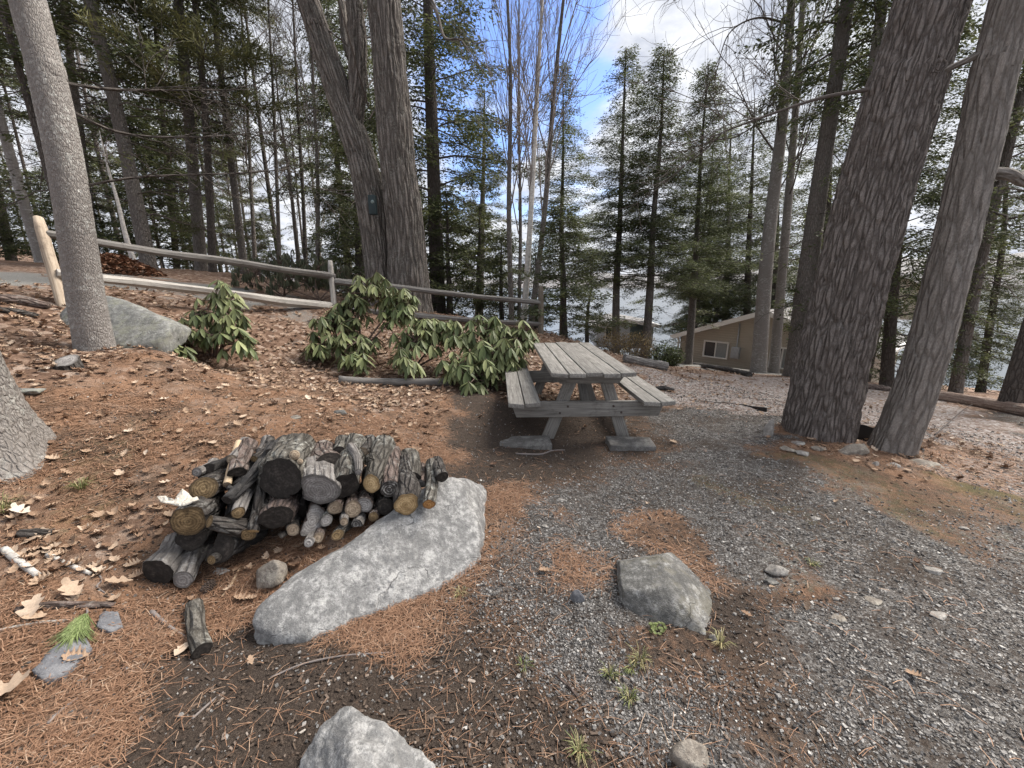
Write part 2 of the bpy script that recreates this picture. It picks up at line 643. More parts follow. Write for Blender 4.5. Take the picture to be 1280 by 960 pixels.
# ------------------------------------------------------------------ ground zones
ZN = {'N': 0, 'G': 1, 'S': 2, 'L': 3, 'P': 4, 'Q': 5, 'M': 6}
zs = []
for z, pts in {
    'N': [(60, 560), (200, 560), (300, 520), (100, 620), (130, 760), (30, 760), (180, 800), (60, 870), (30, 930), (330, 700), (290, 700), (420, 640), (640, 640), (560, 760), (400, 520), (460, 545), (520, 525), (120, 530), (250, 490), (1110, 578), (1255, 590), (640, 690), (160, 500), (350, 720), (100, 800), (200, 500)],
    'G': [(870, 560), (920, 600), (1000, 620), (1000, 680), (930, 660), (1100, 700), (1200, 760), (1270, 760), (1270, 900), (1150, 850), (1050, 950), (1000, 800), (1240, 950), (720, 680), (740, 760),
          (700, 800), (790, 860), (820, 600), (960, 930), (1080, 640), (1180, 690), (850, 530), (900, 520), (1280, 680), (1100, 900), (720, 640), (760, 620), (860, 640), (1060, 850), (1200, 850), (680, 770), (760, 900), (1000, 880)],
    'S': [(250, 860), (330, 865), (200, 910), (350, 830), (300, 930), (150, 950), (430, 850), (500, 845), (620, 560), (680, 570), (740, 585), (605, 530), (650, 530), (800, 575), 
          (890, 720), (930, 770), (860, 800), (970, 850), (720, 960), (1090, 610), (1200, 640), (340, 660), (270, 690), (700, 520), (780, 520), (750, 540), (660, 610), (880, 850), (700, 870), (600, 775), (555, 825), (615, 835), (655, 905), (600, 950), (665, 765), (640, 930), (560, 930), (1020, 740), (560, 880), (500, 880)],
    'L': [(100, 470), (300, 462), (370, 460), (340, 430), (240, 430), (60, 450), (30, 420), (420, 480), (60, 400), (600, 465), (500, 450), (560, 455), (20, 650), (1200, 560), (480, 470), (100, 650), (40, 335), (120, 335), (300, 345), (250, 340), (400, 420), (1120, 480), (1180, 488), (940, 468), (1000, 468), (820, 460)],
    'P': [(20, 352), (110, 350), (200, 358), (300, 370), (360, 380), (892, 459), (868, 453), (926, 463)],
    'Q': [(1000, 486), (900, 480), (950, 496), (1080, 490), (1150, 525), (1250, 555), (1060, 515), (1280, 600), (850, 480), (900, 500), (1200, 535)],
    'M': [(100, 605), (1240, 640), (1150, 650), (1000, 705), (130, 550), (1060, 605), (940, 625)],
}.items():
    for px, py in pts:
        g = G(px, py)
        d = math.hypot(g[0], g[1])
        zs.append((g[0], g[1], .12 + .065 * d, ZN[z], .7 if z == 'M' else 1.0))
for px, py, rr in ((825, 684, .13), (785, 676, .12), (862, 712, .09), (700, 750, .08)):
    g = G(px, py)
    zs.append((g[0], g[1], rr * 1.6, 0, .36))
for x, y, z in [(-14, 14, 0), (-20, 20, 3), (-30, 30, 3), (-8, 18, 3), (-10, 24, 3), (0, 18, 3), (4, 22, 3), (12, 14, 3), (18, 10, 3), (14, 6, 3), (-12, 3, 3), (-9, -2, 0), (8, 0, 1), (0, -3, 1), (20, 20, 3), (-2, 12, 3), (2, 12, 3), (-3, 9.3, 3), (0, 9.5, 3)]:
    zs.append((x, y, 3.0, z, .5))
zs = np.array(zs)


def zone(x, y):
    """weights N x 7, normalised"""
    x = np.asarray(x, float).ravel()
    y = np.asarray(y, float).ravel()
    q = np.c_[x, y, np.zeros(len(x))]
    d = np.hypot(x, y)
    am = (.05 + .03 * d)
    x = x + (fbm(q * 2.2, 4, 21) - .5) * 9 * am
    y = y + (fbm(q * 2.2 + 40, 4, 23) - .5) * 9 * am
    out = np.zeros((len(x), 7))
    for zx, zy, zr, zi, zw in zs:
        out[:, int(zi)] += zw * np.exp(-((x - zx) ** 2 + (y - zy) ** 2) / zr ** 2)
    out[:, 3] += 1e-4
    s = out.sum(1, keepdims=True)
    return out / s


def ground_mat():
    m, nt, b = new_mat('forest_floor')
    tc = nd(nt, 'TexCoord')
    v = tc.outputs['Object']
    a1 = nd(nt, 'SeparateColor', {'Color': attr_col(nt, 'zone_a')})
    a2 = nd(nt, 'SeparateColor', {'Color': attr_col(nt, 'zone_b')})
    n1 = noise_(nt, v, 22, 5, .7)
    n2 = noise_(nt, v, 95, 4, .75, 1.2)
    n3 = noise_(nt, v, 260, 2, .7)
    n4 = noise_(nt, v, 2.3, 5, .65)
    soil0 = ramp(nt, n2, [(.3, (.03, .022, .017)), (.55, (.075, .057, .045)), (.75, (.15, .115, .09))])
    # pine needles
    need = ramp(nt, n2, [(.3, (.105, .062, .039)), (.5, (.24, .14, .088)), (.7, (.385, .245, .165))])
    need = mix(nt, ramp(nt, n4, [(.36, .85), (.56, 0)]), need, soil0)
    need = mix(nt, ramp(nt, noise_(nt, v, 5.5, 5, .7), [(.5, 0), (.68, .55)]), need, (.33, .25, .20))
    # gravel
    vo = nd(nt, 'TexVoronoi', {'Scale': 125.0})
    nt.links.new(v, vo.inputs['Vector'])
    vs = nd(nt, 'SeparateColor', {'Color': vo.outputs['Color']})
    grav = ramp(nt, vs.outputs[0], [(0, (.06, .053, .048)), (.45, (.165, .155, .146)), (.8, (.28, .27, .26)), (1, (.48, .465, .45))])
    grav = mix(nt, ramp(nt, n1, [(.38, .9), (.62, 0)]), grav, (.05, .041, .036))
    grav = mix(nt, ramp(nt, noise_(nt, v, 1.7, 5, .7), [(.46, 0), (.62, .8)]), grav, soil0)
    # dark humus
    soil = ramp(nt, n2, [(.3, (.026, .020, .017)), (.55, (.075, .058, .047)), (.75, (.15, .12, .10))])
    # leaf litter
    vl = nd(nt, 'TexVoronoi', {'Scale': 17.0})
    nt.links.new(v, vl.inputs['Vector'])
    ls = nd(nt, 'SeparateColor', {'Color': vl.outputs['Color']})
    lit = ramp(nt, ls.outputs[0], [(0, (.11, .068, .047)), (.5, (.22, .142, .10)), (.8, (.36, .255, .19)), (1, (.5, .40, .33))])
    lit = mix(nt, ramp(nt, n2, [(.4, .6), (.65, 0)]), lit, (.10, .06, .045))
    # path and pale gravel
    path = ramp(nt, n2, [(.3, (.15, .145, .135)), (.7, (.27, .265, .25))])
    vp = nd(nt, 'TexVoronoi', {'Scale': 34.0})
    nt.links.new(v, vp.inputs['Vector'])
    ps = nd(nt, 'SeparateColor', {'Color': vp.outputs['Color']})
    pale = ramp(nt, ps.outputs[0], [(0, (.16, .105, .08)), (.35, (.26, .20, .17)), (.7, (.32, .29, .275)), (1, (.48, .45, .43))])
    moss = ramp(nt, n2, [(.3, (.06, .06, .025)), (.7, (.16, .16, .06))])
    col = need
    j = math_(nt, 'MULTIPLY', math_(nt, 'SUBTRACT', n1, .5), 1.1)

    def f(w):
        return math_(nt, 'MULTIPLY', math_(nt, 'SUBTRACT', math_(nt, 'ADD', w, j), .26), 2.3, clamp=True)
    col = mix(nt, f(a2.outputs[0]), col, lit)
    col = mix(nt, f(a1.outputs[1]), col, grav)
    col = mix(nt, f(a2.outputs[2]), col, pale)
    fs = math_(nt, 'MULTIPLY', math_(nt, 'SUBTRACT', math_(nt, 'ADD', a1.outputs[2], math_(nt, 'MULTIPLY', j, 1.3)), .2), 1.5, clamp=True)
    col = mix(nt, fs, col, soil)
    col = mix(nt, f(a2.outputs[1]), col, path)
    ma = nt.nodes.new('ShaderNodeAttribute')
    ma.attribute_name = 'zone_m'
    col = mix(nt, math_(nt, 'MULTIPLY', f(ma.outputs['Fac']), .6), col, moss)
    nt.links.new(col, b.inputs['Base Color'])
    b.inputs['Roughness'].default_value = .95
    b.inputs['Specular IOR Level'].default_value = .15
    h = math_(nt, 'ADD', math_(nt, 'MULTIPLY', n2, 1.0), math_(nt, 'MULTIPLY', vo.outputs['Distance'], -.5))
    h = math_(nt, 'MULTIPLY_ADD', n3, .4, h)
    bump(nt, b, h, .9, .012)
    return m


def build_ground():
    nx = 520
    u = np.linspace(-1, 1, nx)
    gx = 75 * np.sinh(5 * u) / math.sinh(5)
    uy = np.linspace(-.72, 1.0, 440)
    gy = 2.6 + 85 * np.sinh(5 * uy) / math.sinh(5)
    X, Y = np.meshgrid(gx, gy)
    Z = hgt(X, Y)
    V = np.stack([X, Y, Z], -1).reshape(-1, 3)
    i = np.arange(len(gy) - 1)[:, None] * nx
    j = np.arange(nx - 1)[None]
    Q = np.stack([i + j, i + j + 1, i + nx + j + 1, i + nx + j], -1).reshape(-1, 4)
    mb = MB().add(V, Q)
    o = mb.build('ground', ground_mat())
    o['kind'] = 'structure'
    z = zone(V[:, 0], V[:, 1])
    one = np.ones(len(V))
    for nme, cols in (('zone_a', (0, 1, 2)), ('zone_b', (3, 4, 5)), ('zone_m', (6, 6, 6))):
        a = o.data.attributes.new(nme, 'FLOAT_COLOR', 'POINT')
        a.data.foreach_set('color', np.c_[z[:, cols[0]], z[:, cols[1]], z[:, cols[2]], one].astype(np.float32).ravel())
    return o


build_ground()

# ------------------------------------------------------------------ lake and far shore
mw, nt, b = new_mat('lake_water')
b.inputs['Base Color'].default_value = (.05, .065, .075, 1)
b.inputs['Roughness'].default_value = .16
b.inputs['IOR'].default_value = 1.33
b.inputs['Specular IOR Level'].default_value = .5
tc = nd(nt, 'TexCoord')
wn = noise_(nt, scaled(nt, tc.outputs['Object'], (.5, 1.2, 1)), 1.6, 5, .6)
bump(nt, b, wn, .35, .08)
xs = np.array([-900, -200, -60, 0, 40, 120, 900.])
ys = np.array([-80, 24, 60, 120, 400, 1100.])
X, Y = np.meshgrid(xs, ys)
V = np.stack([X, Y, np.full(X.shape, -4.5)], -1).reshape(-1, 3)
i = np.arange(len(ys) - 1)[:, None] * len(xs)
j = np.arange(len(xs) - 1)[None]
o = MB().add(V, np.stack([i + j, i + j + 1, i + len(xs) + j + 1, i + len(xs) + j], -1).reshape(-1, 4)).build('water', mw)
o['kind'] = 'structure'

mh, nt, b = new_mat('far_wooded_hills')
tc = nd(nt, 'TexCoord')
hn = noise_(nt, tc.outputs['Object'], .09, 6, .75)
nt.links.new(ramp(nt, hn, [(.3, (.10, .12, .12)), (.5, (.17, .165, .17)), (.7, (.22, .20, .20))]), b.inputs['Base Color'])
a = np.linspace(R(-75), R(88), 260)
prof = fbm(np.c_[a * 5, a * 0, a * 0], 5, 77)
tops = np.clip(10 + 62 * (prof - .28) + 25 * np.exp(-((a - R(52)) / .3) ** 2), 8, 90)
rows = []
for k, (rr, f) in enumerate([(640, 0), (660, .25), (720, .6), (800, .9), (900, 1.0), (1050, .8)]):
    jz = (fbm(np.c_[a * 60, np.full_like(a, k * 3.3), a * 0], 4, 5) - .5) * 10 * (f > 0)
    rows.append(np.c_[np.sin(a) * rr, np.cos(a) * rr, -5 + tops * f + jz])
V = np.concatenate(rows)
n = len(a)
i = np.arange(5)[:, None] * n
j = np.arange(n - 1)[None]
o = MB().add(V, np.stack([i + j, i + j + 1, i + n + j + 1, i + n + j], -1).reshape(-1, 4)).build('hills', mh)
o['kind'] = 'structure'


# ------------------------------------------------------------------ litter on the ground (uncountable)
def scatter(n, rmin, rmax, zi, thr=0.0, a0=-62, a1=62, pw=1.0, gain=1.0):
    """points on the ground, denser close to where people stand"""
    r = rmin * (rmax / rmin) ** (rng.random(n) ** pw)
    a = np.radians(a0 + (a1 - a0) * rng.random(n))
    x, y = r * np.sin(a), r * np.cos(a)
    z = zone(x, y)
    w = z[:, zi].sum(1) if isinstance(zi, (list, tuple)) else z[:, zi]
    keep = rng.random(n) < np.clip((w - thr) * gain, 0, 1)
    return x[keep], y[keep], w[keep]


def place(tpl, x, y, z, scale, yaw, tilt=None, tiltdir=None, tint=None, dz=0.0, off_bc=None):
    """many copies of a small template (V,F) as arrays"""
    V, F = tpl
    m, k = len(x), len(V)
    c, s = np.cos(yaw)[:, None], np.sin(yaw)[:, None]
    S = np.asarray(scale).reshape(m, 1, -1)
    P = V[None] * S
    if tilt is not None:
        ct, st = np.cos(tilt)[:, None], np.sin(tilt)[:, None]
        y2 = P[..., 1] * ct - P[..., 2] * st
        z2 = P[..., 1] * st + P[..., 2] * ct
        P = np.stack([P[..., 0], y2, z2], -1)
    X = P[..., 0] * c - P[..., 1] * s + x[:, None]
    Y = P[..., 0] * s + P[..., 1] * c + y[:, None]
    Z = P[..., 2] + z[:, None] + dz
    VV = np.stack([X, Y, Z], -1).reshape(-1, 3)
    FF = (F[None] + (np.arange(m) * k)[:, None, None]).reshape(-1, F.shape[1])
    TT = np.repeat(tint, k, axis=0) if tint is not None else None
    return VV, FF, TT


CUBE_F = np.array([[0, 1, 3, 2], [4, 6, 7, 5], [0, 4, 5, 1], [2, 3, 7, 6], [0, 2, 6, 4], [1, 5, 7, 3]])


def stone_tpl(seed):
    r = np.random.default_rng(seed)
    V = np.array([[x, y, z] for x in (-1, 1) for y in (-1, 1) for z in (-1, 1)], float)
    V = V * (.62 + .35 * r.random((8, 3))) + (r.random((8, 3)) - .5) * .35
    V[:, 2] *= .62
    return V, CUBE_F


def tint_mat(name, stops, rough=.85, spec=.3):
    m, nt, b = new_mat(name)
    t = nd(nt, 'SeparateColor', {'Color': attr_col(nt)})
    tc = nd(nt, 'TexCoord')
    col = ramp(nt, t.outputs[0], stops)
    nz = noise_(nt, tc.outputs['Object'], 180, 3, .7)
    col = mix(nt, 1.0, col, ramp(nt, nz, [(.3, .7), (.7, 1.0)]), 'MULTIPLY')
    nt.links.new(col, b.inputs['Base Color'])
    b.inputs['Roughness'].default_value = rough
    b.inputs['Specular IOR Level'].default_value = spec
    return m


# gravel
mb = MB()
x, y, w = scatter(270000, .9, 8.0, (1, 5), .1, gain=1.7)
x2, y2, w2 = scatter(40000, .9, 6.0, (0, 2), .0, gain=.5)
x, y = np.r_[x, x2], np.r_[y, y2]
d = np.hypot(x, y)
clus = .5 * fbm(np.c_[x * 1.1, y * 1.1, x * 0], 3, 31) + .5 * fbm(np.c_[x * 5, y * 5, x * 0], 3, 33)
keep = rng.random(len(x)) < np.clip((clus - .36) * 4.2, .08, .85)
x, y, d = x[keep], y[keep], d[keep]
sz = np.clip(rng.lognormal(-5.75, .42, len(x)), .002, .0095) * (.78 + .10 * d)
z = hgt(x, y)
which = rng.integers(0, 6, len(x))
for k in range(6):
    s = which == k
    n = s.sum()
    sc = sz[s][:, None] * (.75 + .5 * rng.random((n, 3)))
    tn = np.c_[np.clip(rng.beta(1.1, 1.75, n), 0, 1), rng.random(n), rng.random(n)]
    mb.add(*[q for q in (lambda a: (a[0], a[1], 0, None, a[2]))(place(stone_tpl(k), x[s], y[s], z[s] + sz[s] * .2, sc, rng.random(n) * 6.28, rng.normal(0, .8, n), tint=tn))])
gm = tint_mat('crushed_stone', [(0, (.06, .055, .052)), (.3, (.15, .142, .136)), (.6, (.28, .27, .26)), (.85, (.44, .425, .405)), (1, (.70, .67, .62))])
o = mb.build('gravel', gm, smooth=False)
o['kind'] = 'stuff'

# fallen pine needles
x, y, w = scatter(240000, .85, 8.5, 0, .1, gain=1.5)
x2, y2, _ = scatter(40000, .85, 7, (2, 3), .0, gain=.15)
x3, y3, _ = scatter(30000, .85, 6, 1, .0, gain=.09)
x, y = np.r_[x, x2, x3], np.r_[y, y2, y3]
cl = fbm(np.c_[x * 3.2, y * 3.2, x * 0 + 3], 4, 71)
kp = rng.random(len(x)) < np.clip((cl - .33) * 4.5, .12, 1)
x, y = x[kp], y[kp]
n = len(x)
d = np.hypot(x, y)
L = (.03 + .05 * rng.random(n))
wd_ = .00032 + .0004 * d
yaw = rng.random(n) * 6.28
yaw = yaw + (fbm(np.c_[x * 4, y * 4, x * 0], 2, 55) - .5) * 5
z = hgt(x, y) + .004 + .012 * rng.random(n) ** 2
bend = (rng.random(n) - .5) * .12 * L
cx_, sx_ = np.cos(yaw), np.sin(yaw)
V = np.zeros((n, 6, 3))
for k, t in enumerate((-1, 0, 1)):
    off = bend * (1 - t * t)
    px_ = x + cx_ * t * L / 2 - sx_ * off
    py_ = y + sx_ * t * L / 2 + cx_ * off
    pz_ = z + (1 - t * t) * .003 + t * L * .12 * (rng.random(n) - .5)
    V[:, 2 * k] = np.c_[px_ - sx_ * wd_, py_ + cx_ * wd_, pz_]
    V[:, 2 * k + 1] = np.c_[px_ + sx_ * wd_, py_ - cx_ * wd_, pz_]
F = np.array([[0, 1, 3, 2], [2, 3, 5, 4]])
FF = (F[None] + (np.arange(n) * 6)[:, None, None]).reshape(-1, 4)
nm = tint_mat('dry_pine_needles', [(0, (.125, .07, .045)), (.4, (.27, .15, .092)), (.75, (.41, .25, .16)), (1, (.56, .43, .32))], .7)
tn = np.repeat(np.c_[np.clip(rng.beta(2.2, 2.4, n), 0, 1), np.zeros(n), np.zeros(n)], 6, axis=0)
o = MB().add(V.reshape(-1, 3), FF, 0, None, tn).build('fallen_needles', nm)
o['kind'] = 'stuff'


# dry leaves
def leaf_tpl(seed, lobes=4, depth=.5, curl=.25):
    r = np.random.default_rng(seed)
    nt_ = 4 * lobes + 3
    t = np.linspace(0, 1, nt_)
    env = np.sin(np.pi * np.clip(t, 0, 1) ** .85) ** .7 * .36
    lob = 1 - depth * (.5 - .5 * np.cos(2 * np.pi * lobes * t + .6))
    wl = env * lob * (1 + .2 * (r.random(nt_) - .5)) + .012
    wr = env * lob * (1 + .2 * (r.random(nt_) - .5)) + .012
    yy = t - .5
    bendy = curl * (r.random() - .3) * (yy * 2) ** 2
    zl = curl * (wl ** 2) * 3 * (r.random() + .3) + .04 * (r.random(nt_) - .5)
    zr = curl * (wr ** 2) * 3 * (r.random() + .3) + .04 * (r.random(nt_) - .5)
    V = np.zeros((nt_, 3, 3))
    V[:, 0] = np.c_[-wl, yy + wl * .35, bendy + zl]
    V[:, 1] = np.c_[np.zeros(nt_), yy, bendy]
    V[:, 2] = np.c_[wr, yy + wr * .35, bendy + zr]
    F = []
    for k in range(nt_ - 1):
        F += [[3 * k, 3 * k + 1, 3 * k + 4, 3 * k + 3], [3 * k + 1, 3 * k + 2, 3 * k + 5, 3 * k + 4]]
    return V.reshape(-1, 3), np.array(F)


lm = tint_mat('dry_leaves', [(0, (.12, .068, .045)), (.3, (.25, .155, .10)), (.6, (.42, .30, .21)), (.85, (.56, .44, .335)), (1, (.68, .60, .51))], .8)
mb = MB()
x, y, w = scatter(17000, 2.0, 9, (3,), .08, gain=1.1, pw=.7)
x2, y2, _ = scatter(7500, 1.9, 7, (0,), .0, gain=.34, pw=.62)
x3, y3, _ = scatter(3000, 3.0, 12, (5, 3), .1, gain=.8, pw=.6)
x, y = np.r_[x, x2, x3], np.r_[y, y2, y3]
x4, y4, _ = scatter(1100, 1.8, 6, (1, 2), .0, gain=.025)
kp = (x2 < -.75) | (x2 > 2.6) | (rng.random(len(x2)) < .12)
x, y = np.r_[x[:len(x) - len(x2) - len(x3)], x2[kp], x3, x4], np.r_[y[:len(y) - len(y2) - len(y3)], y2[kp], y3, y4]
z = hgt(x, y)
which = rng.integers(0, 8, len(x))
for k in range(8):
    s = which == k
    n = s.sum()
    tn = np.c_[np.clip(rng.beta(1.8, 2.0, n), 0, 1), rng.random(n), rng.random(n)]
    V, F, T = place(leaf_tpl(k, 3 + k % 3, .35 + .1 * (k % 3), .9), x[s], y[s], z[s] + .008, (.03 + .05 * rng.random(n))[:, None], rng.random(n) * 6.28, rng.normal(0, .34, n), tint=tn, dz=.006)
    mb.add(V, F, 0, None, T)
o = mb.build('fallen_leaves', lm)
o['kind'] = 'stuff'

# bark crumbs, cone scales, bits of twig
x, y, w = scatter(26000, .9, 7, (0, 2, 3), .0, gain=.6)
n = len(x)
z = hgt(x, y)
mb = MB()
for k in range(3):
    s = rng.integers(0, 3, n) == k
    m_ = s.sum()
    sc = np.c_[.0025 + .004 * rng.random(m_), .004 + .013 * rng.random(m_) ** 3, .0025 + .002 * rng.random(m_)]
    V, F, T = place(stone_tpl(40 + k), x[s], y[s], z[s] + .004, sc, rng.random(m_) * 6.28, rng.normal(0, .2, m_), tint=np.c_[rng.beta(1.2, 3.2, m_), rng.random(m_), rng.random(m_)])
    mb.add(V, F, 0, None, T)
dm = tint_mat('forest_crumbs', [(0, (.03, .022, .018)), (.4, (.11, .08, .06)), (.75, (.28, .22, .18)), (1, (.62, .58, .52))])
o = mb.build('crumbs', dm, smooth=False)
o['kind'] = 'stuff'
# ------------------------------------------------------------------ shared materials
M_grey_wood = wood_mat('weathered_grey_wood', (.08, .075, .069), (.215, .205, .19), (.355, .343, .32), (.07, .064, .058))
M_rail_wood = wood_mat('silvered_rail_wood', (.055, .051, .048), (.14, .132, .125), (.25, .24, .228), (.045, .04, .036))
M_post_wood = wood_mat('split_cedar_post', (.15, .115, .085), (.33, .27, .21), (.48, .41, .33), (.10, .07, .05))
M_pale_board = wood_mat('pale_weathered_board', (.16, .15, .135), (.34, .32, .295), (.47, .45, .42), (.12, .11, .10))
M_split = wood_mat('fresh_split_wood', (.34, .24, .15), (.52, .40, .27), (.64, .52, .38), (.30, .20, .13))
M_iron = plain_mat('rusty_bolt_iron', (.06, .045, .04), .6, .4)
M_slab = rock_mat('flat_footing_stone', (.10, .095, .09), (.18, .173, .166), (.27, .262, .253), grain=70, lich=.2)
M_granite = rock_mat('pale_granite', (.13, .13, .13), (.33, .328, .322), (.54, .535, .525), lichen=(.60, .595, .575), grain=60, lich=.5)
M_greyrock = rock_mat('lichened_grey_rock', (.075, .074, .07), (.20, .197, .19), (.33, .325, .315), lichen=(.46, .46, .45), moss=(.15, .14, .11), grain=120, lich=.85)
M_mossrock = rock_mat('mossy_rock', (.11, .112, .105), (.26, .262, .252), (.37, .372, .362), lichen=(.42, .425, .40), moss=(.23, .235, .185), grain=60, lich=.5)
M_tanrock = rock_mat('pale_tan_rock', (.15, .13, .11), (.29, .26, .225), (.42, .385, .335), lichen=(.40, .40, .33), grain=60, lich=.35)
M_whiterock = rock_mat('whitish_rock', (.20, .185, .17), (.36, .34, .315), (.50, .475, .44), grain=80, lich=.2)
M_slate = rock_mat('blue_grey_slate', (.11, .113, .125), (.18, .183, .197), (.25, .253, .265), lichen=(.25, .25, .26), grain=40, lich=.2)

# barks
B_grey = bark_mat('pale_grey_bark', (.10, .09, .083), (.27, .25, .236), (.42, .40, .38), 75, .35, .008, (.47, .47, .45), .8, .22)
B_oak = bark_mat('oak_bark', (.055, .046, .04), (.175, .155, .14), (.33, .305, .285), 17, .11, .035, (.32, .33, .30), .35, .8)
B_pine = bark_mat('pine_bark', (.07, .058, .052), (.19, .165, .152), (.33, .302, .285), 30, .16, .022, (.27, .255, .245), .3, .8)
B_red = bark_mat('grey_brown_bark', (.085, .074, .066), (.225, .202, .185), (.37, .34, .315), 22, .16, .016, (.30, .29, .275), .35, .6)
B_dark = bark_mat('dark_conifer_bark', (.038, .032, .029), (.098, .084, .075), (.18, .16, .146), 34, .2, .02, None, 0, .6)
B_mid = bark_mat('grey_forest_bark', (.07, .061, .055), (.165, .148, .135), (.28, .255, .24), 36, .22, .02, (.24, .25, .22), .3, .5)
B_birch = bark_mat('birch_bark', (.22, .20, .18), (.52, .50, .47), (.70, .68, .65), 9, 1.6, .004, None, 0, .3)
B_twig = plain_mat('twig_bark', (.10, .085, .078), .9, .2)
B_twigp = plain_mat('pale_twig_bark', (.20, .175, .165), .9, .2)

# log barks and cut faces
LB = {
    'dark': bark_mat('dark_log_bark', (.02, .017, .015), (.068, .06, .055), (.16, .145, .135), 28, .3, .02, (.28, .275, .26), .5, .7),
    'mossy': bark_mat('mossy_log_bark', (.035, .03, .025), (.125, .115, .10), (.24, .228, .205), 26, .25, .02, (.40, .40, .365), .75, .7),
    'grey': bark_mat('grey_log_bark', (.08, .073, .068), (.22, .205, .195), (.38, .365, .35), 24, .12, .014, (.48, .47, .45), .4, .65),
    'red': bark_mat('reddish_log_bark', (.045, .033, .028), (.15, .112, .098), (.29, .24, .215), 28, .3, .018, (.42, .40, .37), .5, .7),
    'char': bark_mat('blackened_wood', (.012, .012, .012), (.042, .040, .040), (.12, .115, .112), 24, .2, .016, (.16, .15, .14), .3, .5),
    'birch': B_birch,
}
LE = {
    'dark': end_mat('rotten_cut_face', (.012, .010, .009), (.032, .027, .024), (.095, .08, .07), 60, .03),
    'tan': end_mat('tan_cut_face', (.16, .12, .085), (.33, .26, .19), (.46, .38, .29)),
    'yellow': end_mat('yellow_cut_face', (.26, .17, .08), (.52, .37, .19), (.66, .50, .30)),
    'orange': end_mat('orange_cut_face', (.22, .10, .035), (.48, .25, .09), (.62, .40, .18)),
    'olive': end_mat('stained_cut_face', (.075, .05, .026), (.24, .165, .085), (.40, .29, .16)),
    'grey': end_mat('greyed_cut_face', (.13, .12, .115), (.28, .265, .255), (.40, .385, .375)),
    'white': end_mat('fungus_cut_face', (.03, .027, .025), (.09, .08, .075), (.70, .68, .64)),
}

# ------------------------------------------------------------------ picnic table
def picnic_table():
    near, far = np.array([.746, 3.50]), np.array([.672, 5.46])
    d = far - near
    Ln = np.linalg.norm(d)
    c = (near + far) / 2
    root = empty('picnic_table', (c[0], c[1], 0), 'weathered grey wooden picnic table with attached benches standing on dark soil', 'table')
    root.rotation_euler = (0, 0, math.atan2(-d[0], d[1]))

    def plankset(n, w, gap, xc, z, th, y0, y1, clip):
        mb = MB()
        tot = n * w + (n - 1) * gap
        for k in range(n):
            x = xc - tot / 2 + w / 2 + k * (w + gap)
            jit = rng.normal(0, .004, 3)
            V, F, bc = box((0, 0, 0), (w, y1 - y0, th), .006, 1)
            # subdivide lengthwise is not needed: clip the outer corners instead
            if clip and k in (0, n - 1):
                sgn = -1 if k == 0 else 1
                outer = sgn * V[:, 0] > w * .3
                V[:, 1] = np.where(outer, np.sign(V[:, 1]) * (np.abs(V[:, 1]) - clip), V[:, 1])
            V = V + np.array([x, (y0 + y1) / 2 + jit[0], z - th / 2 + jit[1] * .6])
            V[:, 2] += (V[:, 0] - x) * rng.normal(0, .018)
            mb.add(V, F, 0, bc, (.42 + .2 * rng.random(),) * 3)
        return mb
    h = Ln / 2
    plankset(5, .149, .008, 0, .722, .04, -h, h, .03).build('tabletop', M_grey_wood, root)
    for s, y1 in ((-1, .92), (1, .92)):
        plankset(2, .145, .008, s * .63 - .0, .445, .042, -h + .0, y1, .03).build('bench_seat', M_grey_wood, root)
    for y in (-h + .26, h - .30):
        cb = MB()
        V, F, bc = box((0, 0, 0), (1.50, .04, .155), .004, 0)
        lo = V[:, 2] < 0
        V[:, 0] = np.where(lo, V[:, 0] * .93, V[:, 0])
        cb.add(V + np.array([0, y - .044, .325]), F, 0, bc, (.45,) * 3)
        o = cb.build('cross_beam', M_grey_wood, root)
        bo = MB()
        if y < 0:
            for bx, bz in ((-.20, .355), (.245, .355), (-.275, .29), (.325, .29)):
                b_ = MB()
                add_tube(b_, [(bx, y - .063, bz), (bx, y - .069, bz), (bx, y - .071, bz)], [.011, .011, .006], 10)
                b_.build('bolt', M_iron, o)
        cl = MB()
        V, F, bc = box((0, 0, 0), (.70, .04, .10), .004, 0)
        V[:, 0] = np.where(V[:, 2] < 0, V[:, 0] * .82, V[:, 0])
        cl.add(V + np.array([0, y - .044, .63]), F, 0, bc, (.42,) * 3)
        cl.build('top_cleat', M_grey_wood, root)
        for s in (-1, 1):
            lg = MB()
            V, F, bc = box((0, 0, 0), (.125, .04, .76), .004, 2)
            V[:, 0] += s * (-V[:, 2]) * .36
            lg.add(V + np.array([s * .265, y, .335]), F, 0, bc, (.38 + .1 * rng.random(),) * 3)
            lg.build('leg', M_grey_wood, root)
        br = MB()
        p0, p1 = np.array([0, y + np.sign(-y) * .03, .30]), np.array([0, np.sign(y) * .22, .675])
        dd = p1 - p0
        V, F, bc = box((0, 0, 0), (.085, np.linalg.norm(dd), .036), .004, 1)
        br.add(V @ basis(dd).T + (p0 + p1) / 2, F, 0, bc, (.35,) * 3)
        br.build('brace', M_grey_wood, root, )
    mid = MB()
    add_box(mid, (0, 0, .655), (.70, .09, .038), .004, 0, tint=(.38,) * 3)
    mid.build('centre_cleat', M_grey_wood, root)
    return root


picnic_table()


